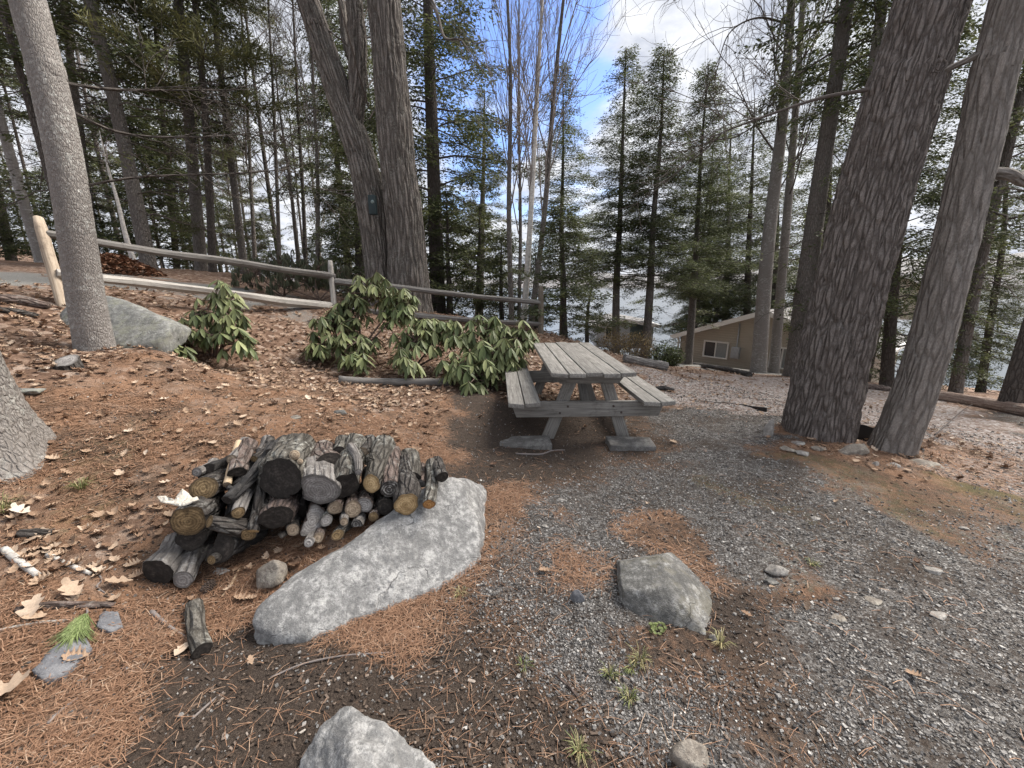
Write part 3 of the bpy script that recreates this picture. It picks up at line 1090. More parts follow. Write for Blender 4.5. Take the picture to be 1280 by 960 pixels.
# ------------------------------------------------------------------ rocks
def hull_rock(name, mat, pts, label, cat, group=None, p=14, sub=5, noise_a=.02, noise_s=5, seed=0, fine=.006):
    pts = np.asarray(pts, float)
    bm = bmesh.new()
    for q in pts:
        bm.verts.new(q)
    bmesh.ops.convex_hull(bm, input=bm.verts[:])
    c = pts.mean(0)
    bm.normal_update()
    Pn = []
    for f in bm.faces:
        n = np.array(f.normal[:])
        if np.linalg.norm(n) < .5:
            continue
        d = n @ (np.array(f.verts[0].co[:]) - c)
        if d < 0:
            n, d = -n, -d
        Pn.append(np.r_[n, max(d, 1e-3)])
    bm.free()
    Pn = np.array(Pn)
    bm = bmesh.new()
    bmesh.ops.create_icosphere(bm, subdivisions=sub, radius=1)
    dirs = np.array([v.co[:] for v in bm.verts])
    for i, v in enumerate(bm.verts):
        v.index = i
    F = np.array([[v.index for v in f.verts] for f in bm.faces])
    bm.free()
    # even out the sampling of long shapes
    ext = np.maximum(pts.max(0) - pts.min(0), .01)
    dirs = dirs * ext
    dirs /= np.linalg.norm(dirs, axis=1)[:, None]
    q = np.maximum(dirs @ Pn[:, :3].T / Pn[:, 3], 0)
    r = (q ** p).sum(1) ** (-1 / p)
    sz = ext.mean()
    P = dirs * r[:, None]
    w = P / sz
    k = 1 + (fbm(w * noise_s + seed * 7.7, 4, seed) - .5) * 2 * noise_a / .3
    P = P * k[:, None]
    P += dirs * ((fbm(P * 38 + seed, 3, seed + 3) - .5) * 2 * fine)[:, None]
    o = MB().add(P, F).build(name, mat, loc=c)
    return tag(o, label, cat, group)


def under(pts, dz):
    return [np.array(q) - np.array([0, 0, dz]) for q in pts]


def tz(px, py, z):
    return WZ(px, py, z)


bl = [W(305, 768, 1.79), W(303, 788, 1.73), W(318, 752, 1.87), W(335, 738, 1.95), W(380, 709, 2.07), W(430, 683, 2.17), W(480, 648, 2.31), W(530, 610, 2.45), W(560, 591, 2.50), W(584, 602, 2.50), W(600, 650, 2.41), W(612, 686, 2.29),
      W(611, 708, 2.20), W(585, 724, 2.11), W(540, 744, 2.01), W(480, 768, 1.89), W(400, 798, 1.745), W(335, 804, 1.715)]
bl += under([bl[0], bl[1], bl[11], bl[12], bl[13], bl[15], bl[16], bl[17]], .16) + [np.array([-.55, 2.5, .05]), np.array([-.15, 2.72, .05])]
bl = [q + np.array([0, -.004, .008]) for q in bl]
hull_rock('boulder', M_granite, bl, 'long pale granite boulder with the firewood heaped against it', 'boulder', p=20, sub=6, noise_a=.03, noise_s=5.5, seed=2, fine=.009)

bb = [WZ(425, 872, .10), WZ(452, 880, .13), WZ(396, 905, .08), WZ(430, 905, .14), WZ(500, 915, .10), WZ(553, 955, .04), WZ(366, 962, .0), WZ(440, 960, .15), WZ(450, 1040, .13), WZ(380, 1010, .03), WZ(575, 1000, .0), WZ(540, 1060, .03)]
bb += under([bb[2], bb[4], bb[5], bb[6], bb[9], bb[10]], .22)
hull_rock('boulder', M_granite, bb, 'pale granite boulder half sunk in dark soil, cut by the bottom edge of view', 'boulder', p=18, sub=6, noise_a=.03, seed=5, fine=.009)

ar = [WZ(774, 702, .08), WZ(800, 697, .10), WZ(825, 694, .12), WZ(852, 718, .095), WZ(872, 738, .05), WZ(889, 757, .015), WZ(777, 738, .07), WZ(802, 738, .095), WZ(833, 733, .118), WZ(862, 764, .068), WZ(888, 783, .0), WZ(886, 800, 0), WZ(850, 790, -.01), WZ(800, 775, -.01), WZ(777, 760, -.01), WZ(771, 728, .03)]
ar += under([ar[11], ar[12], ar[13], ar[14], ar[10]], .12) + [WZ(840, 690, 0), WZ(895, 740, -.02), WZ(770, 700, 0)]
hull_rock('rock', M_greyrock, ar, 'angular grey lichened rock with sharp ridges sitting alone in the gravel', 'rock', p=70, sub=6, noise_a=.012, noise_s=7, seed=8, fine=.003)

b1 = [W(63, 405, 4.25), W(68, 388, 4.35), W(100, 370, 4.3), W(135, 364, 4.35), W(160, 376, 4.3), W(195, 392, 4.25), W(219, 404, 4.2), W(210, 420, 4.1), W(180, 432, 4.02), W(140, 438, 3.98), W(90, 424, 4.1), W(70, 418, 4.15)]
b1 += under(b1[-5:], .25) + [b1[2] + np.array([.1, .5, -.2]), b1[5] + np.array([.1, .4, -.2])]
hull_rock('boulder', M_mossrock, b1, 'greenish grey boulder behind the leaning pale tree and the fence post', 'boulder', p=18, sub=5, noise_a=.02, seed=11)


def small_stone(px, py, w, h, mat, label, seed, group=None, name='stone', flat=.5, p=18, yaw=None, rise=.55):
    """stone of w x h seen size resting at that ground spot"""
    g = G(px, py + h * .25)
    D = g[1] * cP - (g[2] - HC) * sP
    a = w / 2 / FPX * D
    zt = max(h / FPX * D * rise, .012)
    b_ = a * (.55 + .3 * random.random())
    pts = []
    r = np.random.default_rng(seed)
    for k in range(15):
        d = r.normal(0, 1, 3)
        d /= np.linalg.norm(d)
        q = .85 + .25 * r.random()
        pts.append(g + np.array([a * d[0] * q, b_ * d[1] * q, zt * (.15 + .8 * d[2] * q)]))
    sk = (r.random() - .5) * .8
    for q in pts:
        q[2] += sk * zt * (q[0] - g[0]) / a * .5
    return hull_rock(name, mat, pts, label, 'stone', group, p=26, sub=4, noise_a=.03, seed=seed, fine=.0015)


for k, q in enumerate([
    (341, 720, 46, 34, M_tanrock, 'yellowish white fist-sized stone beside the long granite boulder', .9),
    (963, 538, 20, 24, M_whiterock, 'upright pale wedge-shaped stone beside the base of the big pine', 1.0),
    (998, 553, 20, 7, M_whiterock, 'flat pale stone against the base of the big pine', .5),
    (985, 561, 24, 9, M_tanrock, 'flat tan stone in the short row below the big pine', .5),
    (1003, 566, 20, 8, M_whiterock, 'small bright stone in the short row below the big pine', .6),
    (1022, 560, 22, 8, M_tanrock, 'low brownish stone at the foot of the big pine', .5),
    (1067, 562, 42, 20, M_tanrock, 'broad flat tan stone between the big pine and its leaning neighbour', .8),
    (1117, 580, 20, 9, M_whiterock, 'pale flat stone under the leaning grey trunk', .5),
    (1158, 580, 44, 11, M_tanrock, 'long low tan stone just beyond the leaning grey trunk', .5),
    (1095, 580, 12, 9, M_whiterock, 'little white stone in needles between the two large trunks', .6),
    (970, 712, 28, 20, M_whiterock, 'squarish pale grey stone lying on the gravel', .6),
    (964, 727, 22, 11, M_greyrock, 'rounded grey stone touching the squarish pale one on the gravel', .5),
    (1165, 712, 24, 12, M_whiterock, 'cream coloured flat stone out on the dark gravel', .4),
    (1175, 768, 28, 12, M_whiterock, 'thin pale stone sliver lying on the dark gravel', .3),
    (1091, 750, 26, 12, M_tanrock, 'flat brownish grey stone amid the gravel', .35),
    (1048, 771, 20, 10, M_tanrock, 'upper of two flat tan stones side by side in the gravel', .35),
    (1040, 779, 22, 10, M_greyrock, 'lower, greyer of two flat stones side by side in the gravel', .3),
    (1045, 748, 12, 8, M_whiterock, 'small white chip near the flat tan stones in the gravel', .4),
    (701, 625, 14, 6, M_whiterock, 'small cream stone on the dirt in front of the picnic table', .5),
    (681, 657, 10, 6, M_whiterock, 'tiny white stone on the gravel before the picnic table', .5),
    (722, 742, 20, 34, M_slate, 'upright pointed blue-grey stone in thin needles', .55),
    (860, 940, 62, 44, M_tanrock, 'smooth rounded pale cobble at the lower edge of the gravel', .75),
    (892, 795, 14, 14, M_whiterock, 'jagged pale shard off the tip of the angular rock', .7),
    (425, 515, 22, 10, M_greyrock, 'grey stone in the needles behind the woodpile', .6),
    (370, 521, 16, 7, M_tanrock, 'small tan stone in the needles behind the woodpile', .6),
    (35, 488, 42, 12, M_mossrock, 'low grey stone beside the flared trunk base', .6),
    (600, 465, 16, 9, M_tanrock, 'buff stone among the rhododendron stems', .7),
    (681, 506, 10, 8, M_greyrock, 'grey stone on the ground under the picnic table', .7),
    (1078, 488, 16, 6, M_whiterock, 'bright stone on the pale gravel behind the big pine', .6),
    (1230, 507, 18, 5, M_whiterock, 'whitish stone beside the peeled log', .6),
    (800, 725, 16, 9, M_whiterock, 'white flake on the back of the angular rock', .6),
    (607, 842, 8, 8, M_whiterock, 'tiny pale pebble on dark soil by the needle patch', .5),
    (627, 922, 9, 9, M_whiterock, 'tiny white pebble at the edge of the dark soil', .5),
    (1205, 660, 14, 7, M_whiterock, 'white chip on the mossy edge of the gravel', .5),
    (1020, 648, 12, 6, M_whiterock, 'bright chip lying in the middle of the gravel', .5),
    (156, 836, 12, 10, M_slate, 'small square grey pebble beside the slate', .5),
    (354, 668, 14, 12, M_tanrock, 'brownish stone tucked under the firewood', .8),
    (277, 712, 26, 12, M_whiterock, 'half buried pale stone in front of the firewood', .4),
]):
    px, py, w, h, m, lab, rise = q
    if lab.startswith('white flake'):
        continue
    small_stone(px, py, w, h, m, lab, 100 + k, rise=rise, name='cobble' if w > 40 else 'stone')

for px, lab in ((656, 'flat dark stone slab under the table foot near the rhododendrons'), (790, 'flat grey stone slab under the table foot by the gravel')):
    g = WZ(px, 558, .01)
    mb = MB()
    w_ = .5 if px < 700 else .42
    V, F, bc = box((0, 0, 0), (w_, .24, .075), .012, 0)
    V[:, :2] *= 1 + .10 * (vn(np.c_[V[:, :2] * 9 + px, V[:, 2] * 0], 3) - .5)[:, None]
    V = V @ rotz(.06 if px < 700 else -.08).T
    o = mb.add(V, F, 0, bc).build('footing_slab', M_slab, loc=(g[0], g[1] + .06, .004 if px > 700 else .012), smooth=False)
    tag(o, lab, 'stone slab', 'footing slabs under the table legs')

# slate pieces
for pts, lab, s in (([(42, 848), (70, 815), (110, 802), (118, 818), (80, 852), (58, 860)], 'long blue-grey slate piece under the green pine sprig', 3),
                    ([(122, 790), (128, 770), (150, 772), (156, 790), (140, 797)], 'smaller slate fragment beside the green pine sprig', 4)):
    P = [G(*q) for q in pts]
    hull_rock('slate', M_slate, [q + np.array([0, 0, .022]) for q in P] + under(P, .03), lab, 'slate', None, p=60, sub=4, noise_a=.008, seed=s, fine=.0015)


# ------------------------------------------------------------------ split rail fence
def fence():
    p1, p2, p3 = W(80, 384, 4.5), W(418, 385, 7.6), W(676, 420, 8.0)
    root = empty('split_rail_fence', p2, 'weathered split rail fence running downhill past the oak', 'fence')
    o0 = p2

    def post(base, top, w, mat, lab=None):
        mb = MB()
        d = top - base
        n = 10
        pts = [base - d * .25 + d * 1.25 * t for t in np.linspace(0, 1, n)]
        rad = np.full(n, w / 2)
        rad[-1] *= .8
        add_tube(mb, pts, rad, 16, 0, (.5,) * 3, disp=lambda bc, rr: (fbm(bc * np.array([14, 14, 2.0]), 3, 4) - .5) * w * .28, squash=.75)
        o = mb.build('post', mat, root, o0)
        if lab:
            o['label'] = lab
    post(p1, W(47, 272, 4.52), .125, M_post_wood, 'thick leaning split cedar post')
    post(p2, W(412.5, 326, 7.55), .13, M_pale_board)
    post(p3, W(676, 358, 8.0), .15, M_mid_post)

    def rail(a, b, ra, rb, mat, sag=.03, seed=0, sq=.7, lab=None):
        mb = MB()
        n = 26
        t = np.linspace(0, 1, n)
        pts = a + (b - a) * t[:, None]
        pts[:, 2] -= sag * np.sin(np.pi * t)
        pts += (np.stack([fbm(np.c_[t * 4, t * 0 + seed, t * 0], 2, seed), fbm(np.c_[t * 4, t * 0 + seed, t * 0 + 5], 2, seed + 1), fbm(np.c_[t * 4, t * 0 + seed, t * 0 + 9], 2, seed + 2)], 1) - .5) * .03
        rad = ra + (rb - ra) * t
        add_tube(mb, pts, rad * 1.08, 7, 0, (.5,) * 3, cap0=True, squash=sq, disp=lambda bc, rr: rr * ((fbm(bc * np.array([20, 20, 1.2]) + seed * 3, 3, seed) - .5) * .6 + (fbm(bc * np.array([9, 9, .5]) + seed * 5, 2, seed + 7) - .5) * .9))
        o = mb.build('rail', mat, root, o0, smooth=False)
        if lab:
            o['label'] = lab
    rail(W(58, 294, 4.55), W(416, 346, 7.6), .062, .075, M_rail_wood, .0, 1)
    rail(W(70, 343, 4.5), W(416, 384, 7.6), .06, .095, M_pale_board, -.01, 2, lab='pale lower rail close to the ground')
    rail(W(416, 350, 7.62), W(676, 378, 8.0), .09, .08, M_rail_wood, .02, 3)
    rail(W(416, 385, 7.62), W(676, 406, 8.0), .085, .07, M_rail_wood, .02, 4)
    return root


M_mid_post = wood_mat('brown_mossy_post', (.05, .04, .03), (.12, .10, .078), (.2, .175, .14))
fence()


# ------------------------------------------------------------------ firewood
def log(F, B, rf, rb, bark, end, label, bend=0.0, squash=1.0, half=False, knobs=(), name='firewood_log', rough=.16, seed=None, group='firewood logs heaped beside the granite boulder', cat='log', both=False):
    F, B = np.asarray(F, float), np.asarray(B, float)
    seed = seed if seed is not None else random.randint(0, 999)
    r = np.random.default_rng(seed)
    c = (F + B) / 2
    n = 22
    bend = bend if bend else float(r.normal(0, .007))
    t = np.linspace(0, 1, n)
    side = np.cross(B - F, [0, 0, 1.])
    side /= np.linalg.norm(side) + 1e-9
    pts = F + (B - F) * t[:, None] + side * (bend * np.sin(np.pi * t))[:, None]
    rad = rf + (rb - rf) * t
    m = 36
    a = np.linspace(0, 2 * np.pi, m, endpoint=False)
    prof = np.ones(m)
    if half:
        fl = np.cos(a - r.random() * 6.28)
        prof = np.where(fl > .25, np.minimum(1.0, .35 / np.maximum(fl, .05)), 1)
    prof = prof * (1 + .1 * (fbm(np.c_[np.cos(a) * 1.4 + seed, np.sin(a) * 1.4, a * 0], 2, seed) - .5) * 2)

    def disp(bc, rr):
        return rr * (prof[None] - 1) + rr * rough * 1.5 * (fbm(bc * np.array([45, 45, 14]) + seed, 4, seed) - .5) + rr * .38 * (fbm(bc * np.array([11, 11, 8]) + seed * 2, 2, seed + 1) - .5)
    V, Q, T, bc = tube(pts, rad, m, disp=disp, cap0=True, cap1=True, off=(seed * .37, seed * .11, 0), squash=squash)
    ax0 = (B - F) / np.linalg.norm(B - F)
    tv = r.normal(0, .22, 3)
    for row, amt in ((0, 1.0), (1, .8), (2, .5)):
        seg = V[row * m:(row + 1) * m]
        cen0 = seg.mean(0)
        V[row * m:(row + 1) * m] = seg + ax0 * (((seg - cen0) @ tv) * amt)[:, None]
    ph = (r.random(),) * 3
    mb = MB().add(V, Q, 0, bc, ph)
    mb.T.append(T)
    mb.tm.append(np.zeros(len(T), int))
    ax = (B - F) / np.linalg.norm(B - F)
    for (tt, ang, kr, kl) in knobs:
        q = F + (B - F) * tt
        bx = basis(ax)
        kd = bx[:, 0] * math.cos(ang) + bx[:, 2] * math.sin(ang) - ax * .35
        kd /= np.linalg.norm(kd)
        V2, Q2, T2, bc2 = tube([q, q + kd * (rf * .8), q + kd * (rf * .8 + kl)], [kr * 1.25, kr * 1.05, kr], 12, cap1=True)
        b0 = mb.n
        mb.add(V2, Q2, 0, bc2, ph)
        mb.T.append(T2 + b0)
        mb.tm.append(np.zeros(len(T2), int))
    o = mb.build(name, LB[bark], loc=c, origin=c)
    tag(o, label, cat, group)
    ends = [(0, -1, F)] + ([(n - 1, 1, B)] if both else [])
    for row, sg, P in ends:
        ring = V[row * m:(row + 1) * m]
        cen = ring.mean(0)
        lay, bcs, tf = [], [], []
        bx = basis(ax)
        for f in (.97, .7, .4, .15):
            lay.append(cen + (ring - cen) * f + ax * sg * (.002 + .004 * (1 - f) * r.random()))
            loc = (ring - cen) * f
            tf.append(np.full(m, f))
            bcs.append(np.c_[loc @ bx[:, 0] + .003, loc @ bx[:, 2] + .002, np.full(m, seed * .7)])
        rim = ring.copy() - ax * sg * .004
        rim = cen + (rim - cen) * .985
        lay = [rim] + lay
        bcs = [bcs[0] * 1.01] + bcs
        tfv = np.concatenate([np.ones(m)] + tf + [[0.0]])
        L_ = np.concatenate(lay + [[cen + ax * sg * .003]])
        b_ = np.concatenate(bcs + [[[.003, .002, seed * .7]]])
        i = np.arange(4)[:, None] * m
        j = np.arange(m)[None]
        Qd = np.stack([i + j, i + (j + 1) % m, i + m + (j + 1) % m, i + m + j], -1).reshape(-1, 4)
        if sg < 0:
            Qd = Qd[:, ::-1]
        Td = np.array([[len(L_) - 1, 4 * m + q, 4 * m + (q + 1) % m] for q in range(m)])
        mm = MB().add(L_, Qd, 0, b_, np.c_[tfv, tfv, tfv])
        mm.T.append(Td)
        mm.tm.append(np.zeros(len(Td), int))
        for (tt, ang, kr, kl) in knobs:
            pass
        mm.build('cut_end', LE[end], o, c, smooth=False)
    return o


def plog(px, py, D, bx, by, dD, rp, rb, bark, end, label, **kw):
    D2 = D + dD
    log(W(px, py, D), W(bx, by, D2), rp / FPX * D, rb / FPX * D2, bark, end, label, **kw)


LOGS = [
    # face px, py, depth, back px, py, extra depth, face r, back r
    (198, 716, 1.93, 224, 680, .30, 18, 16, 'grey', 'dark', 'hollow grey log lying lowest at the far end of the woodpile', {}),
    (229, 725, 1.93, 256, 672, .34, 11, 13, 'grey', 'grey', 'smooth grey branch log leaning down beside the hollow log', dict(knobs=[(.75, 1.2, .012, .01)])),
    (236, 651, 1.98, 262, 628, .34, 20, 19, 'dark', 'olive', 'thick log showing a brown stained sawn face below the white bark chip', {}),
    (262, 652, 1.97, 303, 661, .12, 8, 12, 'dark', 'olive', 'knobbly dark branch stub lying across the brown sawn face', dict(knobs=[(.7, .5, .014, .012)])),
    (272, 684, 2.02, 312, 660, .25, 20, 22, 'char', 'dark', 'blackish split chunk under the knobbly branch stub', dict(half=True)),
    (255, 610, 2.12, 288, 596, .34, 16, 16, 'dark', 'olive', 'log with an olive sawn face and a small dark hole above the white chip', dict(squash=.8)),
    (262, 592, 2.28, 292, 582, .22, 13, 13, 'char', 'dark', 'flat charred slab behind the olive sawn log', dict(half=True)),
    (284, 606, 2.16, 299, 553, .26, 4.2, 4.6, 'split', 'tan', 'narrow pale freshly split stick standing up in the pile', dict()),
    (296, 592, 2.20, 312, 556, .24, 10, 10, 'red', 'dark', 'pinkish brown split piece beside the pale stick', dict(half=True)),
    (284, 625, 2.06, 344, 556, .40, 8, 8, 'char', 'dark', 'long black branch slanting across the middle of the woodpile', dict(bend=.03, knobs=[(.15, 2.0, .012, .02)])),
    (298, 640, 2.04, 318, 600, .30, 7.5, 7.5, 'grey', 'olive', 'grey birch-like stick with a brown end beside the black branch', {}),
    (316, 664, 2.06, 328, 582, .26, 6.5, 6.5, 'dark', 'yellow', 'thin dark stick with a pale yellow end pointing at the ground', {}),
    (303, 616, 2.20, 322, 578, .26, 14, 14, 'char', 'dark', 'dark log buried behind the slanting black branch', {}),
    (326, 566, 2.42, 334, 550, .20, 7, 7, 'grey', 'grey', 'short grey stick poking out at the very top beside the mossy log', {}),
    (349, 598, 2.16, 371, 564, .40, 27, 25, 'mossy', 'dark', 'largest mossy log with a black face and two pale knot cuts', dict(squash=.95)),
    (346, 647, 2.10, 348, 622, .28, 20, 21, 'red', 'dark', 'reddish barked block with a black end under the largest mossy log', dict(squash=.8)),
    (330, 648, 2.14, 336, 615, .28, 15, 15, 'dark', 'dark', 'dark log half hidden behind the thin stick with the yellow end', {}),
    (411, 577, 2.32, 404, 560, .26, 16, 17, 'red', 'dark', 'pinkish barked half log with a hollow black face at the top', dict(squash=.62)),
    (399, 612, 2.18, 398, 588, .18, 22, 22, 'grey', 'grey', 'round smooth grey sawn disc facing outward in mid pile', dict(rough=.08)),
    (388, 650, 2.18, 389, 632, .22, 17, 16, 'red', 'grey', 'upright cut chunk below the smooth grey disc', dict(half=True)),
    (432, 607, 2.24, 446, 553, .34, 17, 14, 'mossy', 'dark', 'greenish log with a black face rimmed by white fungus', {}),
    (448, 590, 2.22, 438, 558, .20, 4.5, 5.5, 'grey', 'grey', 'small pale crooked branch lying on top of the greenish log', dict(bend=.015)),
    (464, 605, 2.28, 478, 556, .34, 11, 15, 'mossy', 'yellow', 'knotty log with a round bright yellow sawn face', dict(knobs=[(.5, 2.2, .04, .03)])),
    (487, 611, 2.30, 490, 566, .32, 11.5, 12, 'red', 'white', 'log whose dark face is speckled with white fungus', {}),
    (509, 630, 2.20, 506, 580, .36, 16, 14, 'dark', 'yellow', 'thick dark barked log with a ringed tan face resting on the boulder', dict(knobs=[(.45, .4, .018, .02)])),
    (516, 598, 2.40, 512, 570, .24, 10, 12, 'mossy', 'dark', 'mossy log end behind the ringed tan log', {}),
    (536, 630, 2.21, 540, 579, .36, 8, 7.5, 'mossy', 'orange', 'slender mossy log with an orange face at the boulder end', {}),
    (553, 596, 2.35, 546, 576, .26, 8, 7, 'dark', 'dark', 'short dark branch stub last in the pile on top of the boulder', {}),
    (419, 635, 2.22, 424, 612, .26, 9, 9, 'red', 'tan', 'small tan ended round below the fungus rimmed log', {}),
    (441, 637, 2.24, 443, 615, .26, 9, 9, 'red', 'tan', 'small oblong tan round, second in the bottom row', dict(squash=1.2)),
    (456, 631, 2.27, 458, 610, .26, 10, 10, 'red', 'grey', 'small brownish round just beneath the yellow faced log', {}),
    (481, 634, 2.30, 481, 615, .26, 10, 10, 'dark', 'dark', 'small dark round beneath the white speckled face', {}),
    (386, 678, 2.10, 390, 652, .24, 6, 6, 'grey', 'grey', 'thin grey branch end on the needles under the cut chunk', {}),
    (398, 672, 2.14, 401, 650, .22, 6, 6, 'red', 'tan', 'thin reddish branch end beside the thin grey one', {}),
    (422, 668, 2.16, 436, 656, .14, 6.5, 6.5, 'mossy', 'olive', 'short greenish stub lying on the needles before the pile', {}),
    (446, 656, 2.22, 450, 646, .10, 7, 7, 'grey', 'white', 'small stub covered by white shelf fungus near the boulder', dict(half=True)),
    (365, 640, 2.26, 370, 600, .30, 16, 18, 'dark', 'dark', 'dark log wedged between the mossy log and the smooth grey disc', {}),
    (380, 592, 2.40, 384, 575, .25, 12, 12, 'dark', 'dark', 'dark log deep between the mossy log and the hollow half log', {}),
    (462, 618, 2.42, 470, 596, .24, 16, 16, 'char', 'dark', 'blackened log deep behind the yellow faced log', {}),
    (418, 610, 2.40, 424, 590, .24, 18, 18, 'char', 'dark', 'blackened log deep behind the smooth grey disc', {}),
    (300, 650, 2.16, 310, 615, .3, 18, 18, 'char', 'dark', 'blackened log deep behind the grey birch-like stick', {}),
    (240, 672, 2.04, 262, 640, .3, 16, 16, 'dark', 'dark', 'dark log propping up the brown sawn log', {}),
    (310, 668, 2.06, 322, 640, .26, 8, 8, 'red', 'olive', 'small brown stick end low beneath the thin yellow ended stick', {}),
    (366, 662, 2.14, 372, 640, .24, 8, 9, 'dark', 'tan', 'small dark round low beside the upright cut chunk', {}),
    (408, 650, 2.20, 412, 628, .24, 7, 7, 'mossy', 'grey', 'thin mossy stub between the cut chunk and the tan rounds', {}),
    (467, 646, 2.26, 470, 628, .20, 6, 6, 'red', 'olive', 'thin brown stick end tucked against the boulder', {}),
    (430, 652, 2.18, 436, 634, .20, 5.5, 6, 'grey', 'tan', 'thin grey stick end under the tan rounds', {}),
    (318, 574, 2.30, 338, 549, .24, 5, 5, 'dark', 'olive', 'slim dark stick lying on top beside the pinkish split piece', dict(bend=.02)),
    (338, 566, 2.32, 356, 547, .22, 5, 4, 'char', 'dark', 'slim black stick crossing the top next to the mossy log', dict(bend=-.02)),
    (290, 575, 2.26, 306, 553, .24, 7, 7, 'grey', 'tan', 'small grey split stick behind the pale one', dict(half=True)),
    (424, 566, 2.42, 428, 550, .20, 8, 8, 'mossy', 'dark', 'short mossy stub at the top behind the hollow half log', {}),
    (452, 566, 2.46, 462, 550, .20, 7, 7, 'dark', 'tan', 'short dark stub between the greenish log and the knotty one', {}),
    (500, 590, 2.44, 502, 572, .20, 8, 8, 'dark', 'dark', 'small dark log at the back above the ringed tan log', {}),
    (526, 604, 2.42, 526, 584, .2, 7, 7, 'red', 'grey', 'small reddish stub behind the slender orange faced log', {}),
    (246, 590, 2.24, 268, 578, .2, 6, 6, 'grey', 'grey', 'small grey stick sticking out behind the olive sawn log', dict(bend=.02)),
    (264, 700, 1.98, 292, 682, .2, 6, 7, 'dark', 'olive', 'small dark stick on the needles before the split chunk', {}),
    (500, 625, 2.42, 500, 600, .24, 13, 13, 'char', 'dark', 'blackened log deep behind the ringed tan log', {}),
]
LB['split'] = M_split
for q in LOGS:
    plog(*q[:11], seed=LOGS.index(q) * 7 + 3, **q[11])

# two pale knot cuts are branch stumps of the largest mossy log
kn = [o for o in bpy.data.objects if o.get('label', '').startswith('largest mossy')][0]
for px, py, rp in ((368, 569, 6), (375, 577, 3.5)):
    a = W(px, py, 2.18)
    d = W(px, py, 2.30) - a
    mb = MB()
    add_tube(mb, [a + d * 1.0, a + d * .15, a], [rp / FPX * 2.45, rp / FPX * 2.3, rp / FPX * 2.2], 12, cap1=True)
    mb.build('knot_cut', LE['tan'], kn, kn.location)

# white birch bark chip on top of the brown sawn log
def flake(pts, D0, D1, th, mat, name, label, cat):
    P = np.array([W(170 + x / 4.8, 540 + y / 4.8, D0 + (D1 - D0) * (450 - y) / 90) for x, y in pts])
    c = P.mean(0)
    n = len(P)
    up = np.array([0, -.35, 1.]) * th
    curl = np.linalg.norm(P - c, axis=1) ** 2 * 2.2
    P[:, 2] += curl + rng.normal(0, .003, n)
    mid = c + (P - c) * .5
    mid[:, 2] -= curl * .6
    V = np.r_[P, mid, [c], P + up, mid + up, [c + up]]
    k = 2 * n + 1
    j = np.arange(n)
    j2 = (j + 1) % n
    Q = np.r_[np.c_[j2, j, n + j, n + j2], np.c_[k + j, k + j2, k + n + j2, k + n + j], np.c_[j, j2, k + j2, k + j]]
    T = np.r_[np.c_[n + j2, n + j, np.full(n, 2 * n)], np.c_[k + n + j, k + n + j2, np.full(n, k + 2 * n)]]
    mb = MB().add(V, Q)
    mb.T.append(T)
    mb.tm.append(np.zeros(2 * n, int))
    tag(mb.build(name, mat, origin=c, loc=c), label, cat)


flake([(135, 415), (160, 408), (185, 400), (210, 412), (230, 415), (245, 398), (255, 385), (270, 368), (285, 360), (305, 366), (320, 375), (328, 392), (345, 403), (375, 415), (385, 440), (355, 452), (330, 452), (300, 458), (270, 455), (235, 440), (205, 436), (180, 440), (150, 436)],
      1.99, 2.07, .006, bark_mat('white_bark_inside', (.42, .38, .32), (.66, .61, .53), (.78, .74, .67), 30, .6, .004, None, 0, .2), 'bark_flake', 'bright white flake of bark lying on the firewood', 'bark')


# ------------------------------------------------------------------ sticks, branches and loose wood
def stick(pts, rad, mat, label, name='stick', cat='stick', group=None, n=9, lift=.3, end=None, rough=.2):
    P = [G(*q) for q in pts]
    P = smooth_path(P, max(10, 5 * len(P))) if len(P) > 2 else np.array([P[0] + (P[-1] - P[0]) * t for t in np.linspace(0, 1, 10)])
    rad = np.interp(np.linspace(0, 1, len(P)), np.linspace(0, 1, len(rad)), rad)
    P[:, 2] += rad * (.4 + lift)
    c = P.mean(0)
    mb = MB()
    sd = random.randint(0, 99)
    add_tube(mb, P, rad, n, 0, (.5,) * 3, cap0=True, cap1=True, disp=lambda bc, rr: rr * rough * 2 * (fbm(bc * np.array([60, 60, 18]) + sd, 3, sd) - .5))
    return tag(mb.build(name, mat, origin=c, loc=c), label, cat, group)


stick([(6, 690), (26, 707), (48, 723)], [.016, .017, .013], B_birch, 'birch stick with white papery bark, first from the edge of view', 'birch_stick')
stick([(60, 696), (85, 708), (114, 719)], [.014, .012, .008], B_birch, 'birch stick with a grey white stripe, nearer the woodpile', 'birch_stick')
stick([(20, 766), (60, 763), (105, 761), (144, 760)], [.012, .016, .016, .012], LB['red'], 'brown weathered stick lying behind the oak leaf', 'stick')
stick([(-20, 795), (20, 786), (60, 781), (100, 776)], [.006, .0055, .005, .003], M_pale_board, 'thin pale twig running to the green pine sprig', 'twig')
stick([(120, 716), (128, 728), (122, 736), (132, 744)], [.004, .004, .004, .003], B_twigp, 'crooked bare twig beside the birch stick', 'twig')
stick([(190, 768), (212, 785), (240, 804)], [.011, .007, .006], B_twigp, 'pale forked twig leaning on the bark covered chunk', 'twig')
stick([(278, 748), (290, 730), (300, 712)], [.004, .007, .004], M_split, 'bright split sliver in front of the woodpile', 'wood_sliver', 'sliver')
stick([(338, 848), (380, 832), (430, 822), (488, 818)], [.004, .004, .0035, .003], B_twigp, 'long thin twig on the soil below the granite boulder', 'twig')
stick([(240, 900), (262, 880), (280, 868)], [.004, .004, .003], B_twigp, 'short pale twig on dark soil', 'twig')
stick([(60, 908), (80, 888), (98, 874)], [.006, .005, .004], B_twigp, 'pale twig across the needles below the slate', 'twig')
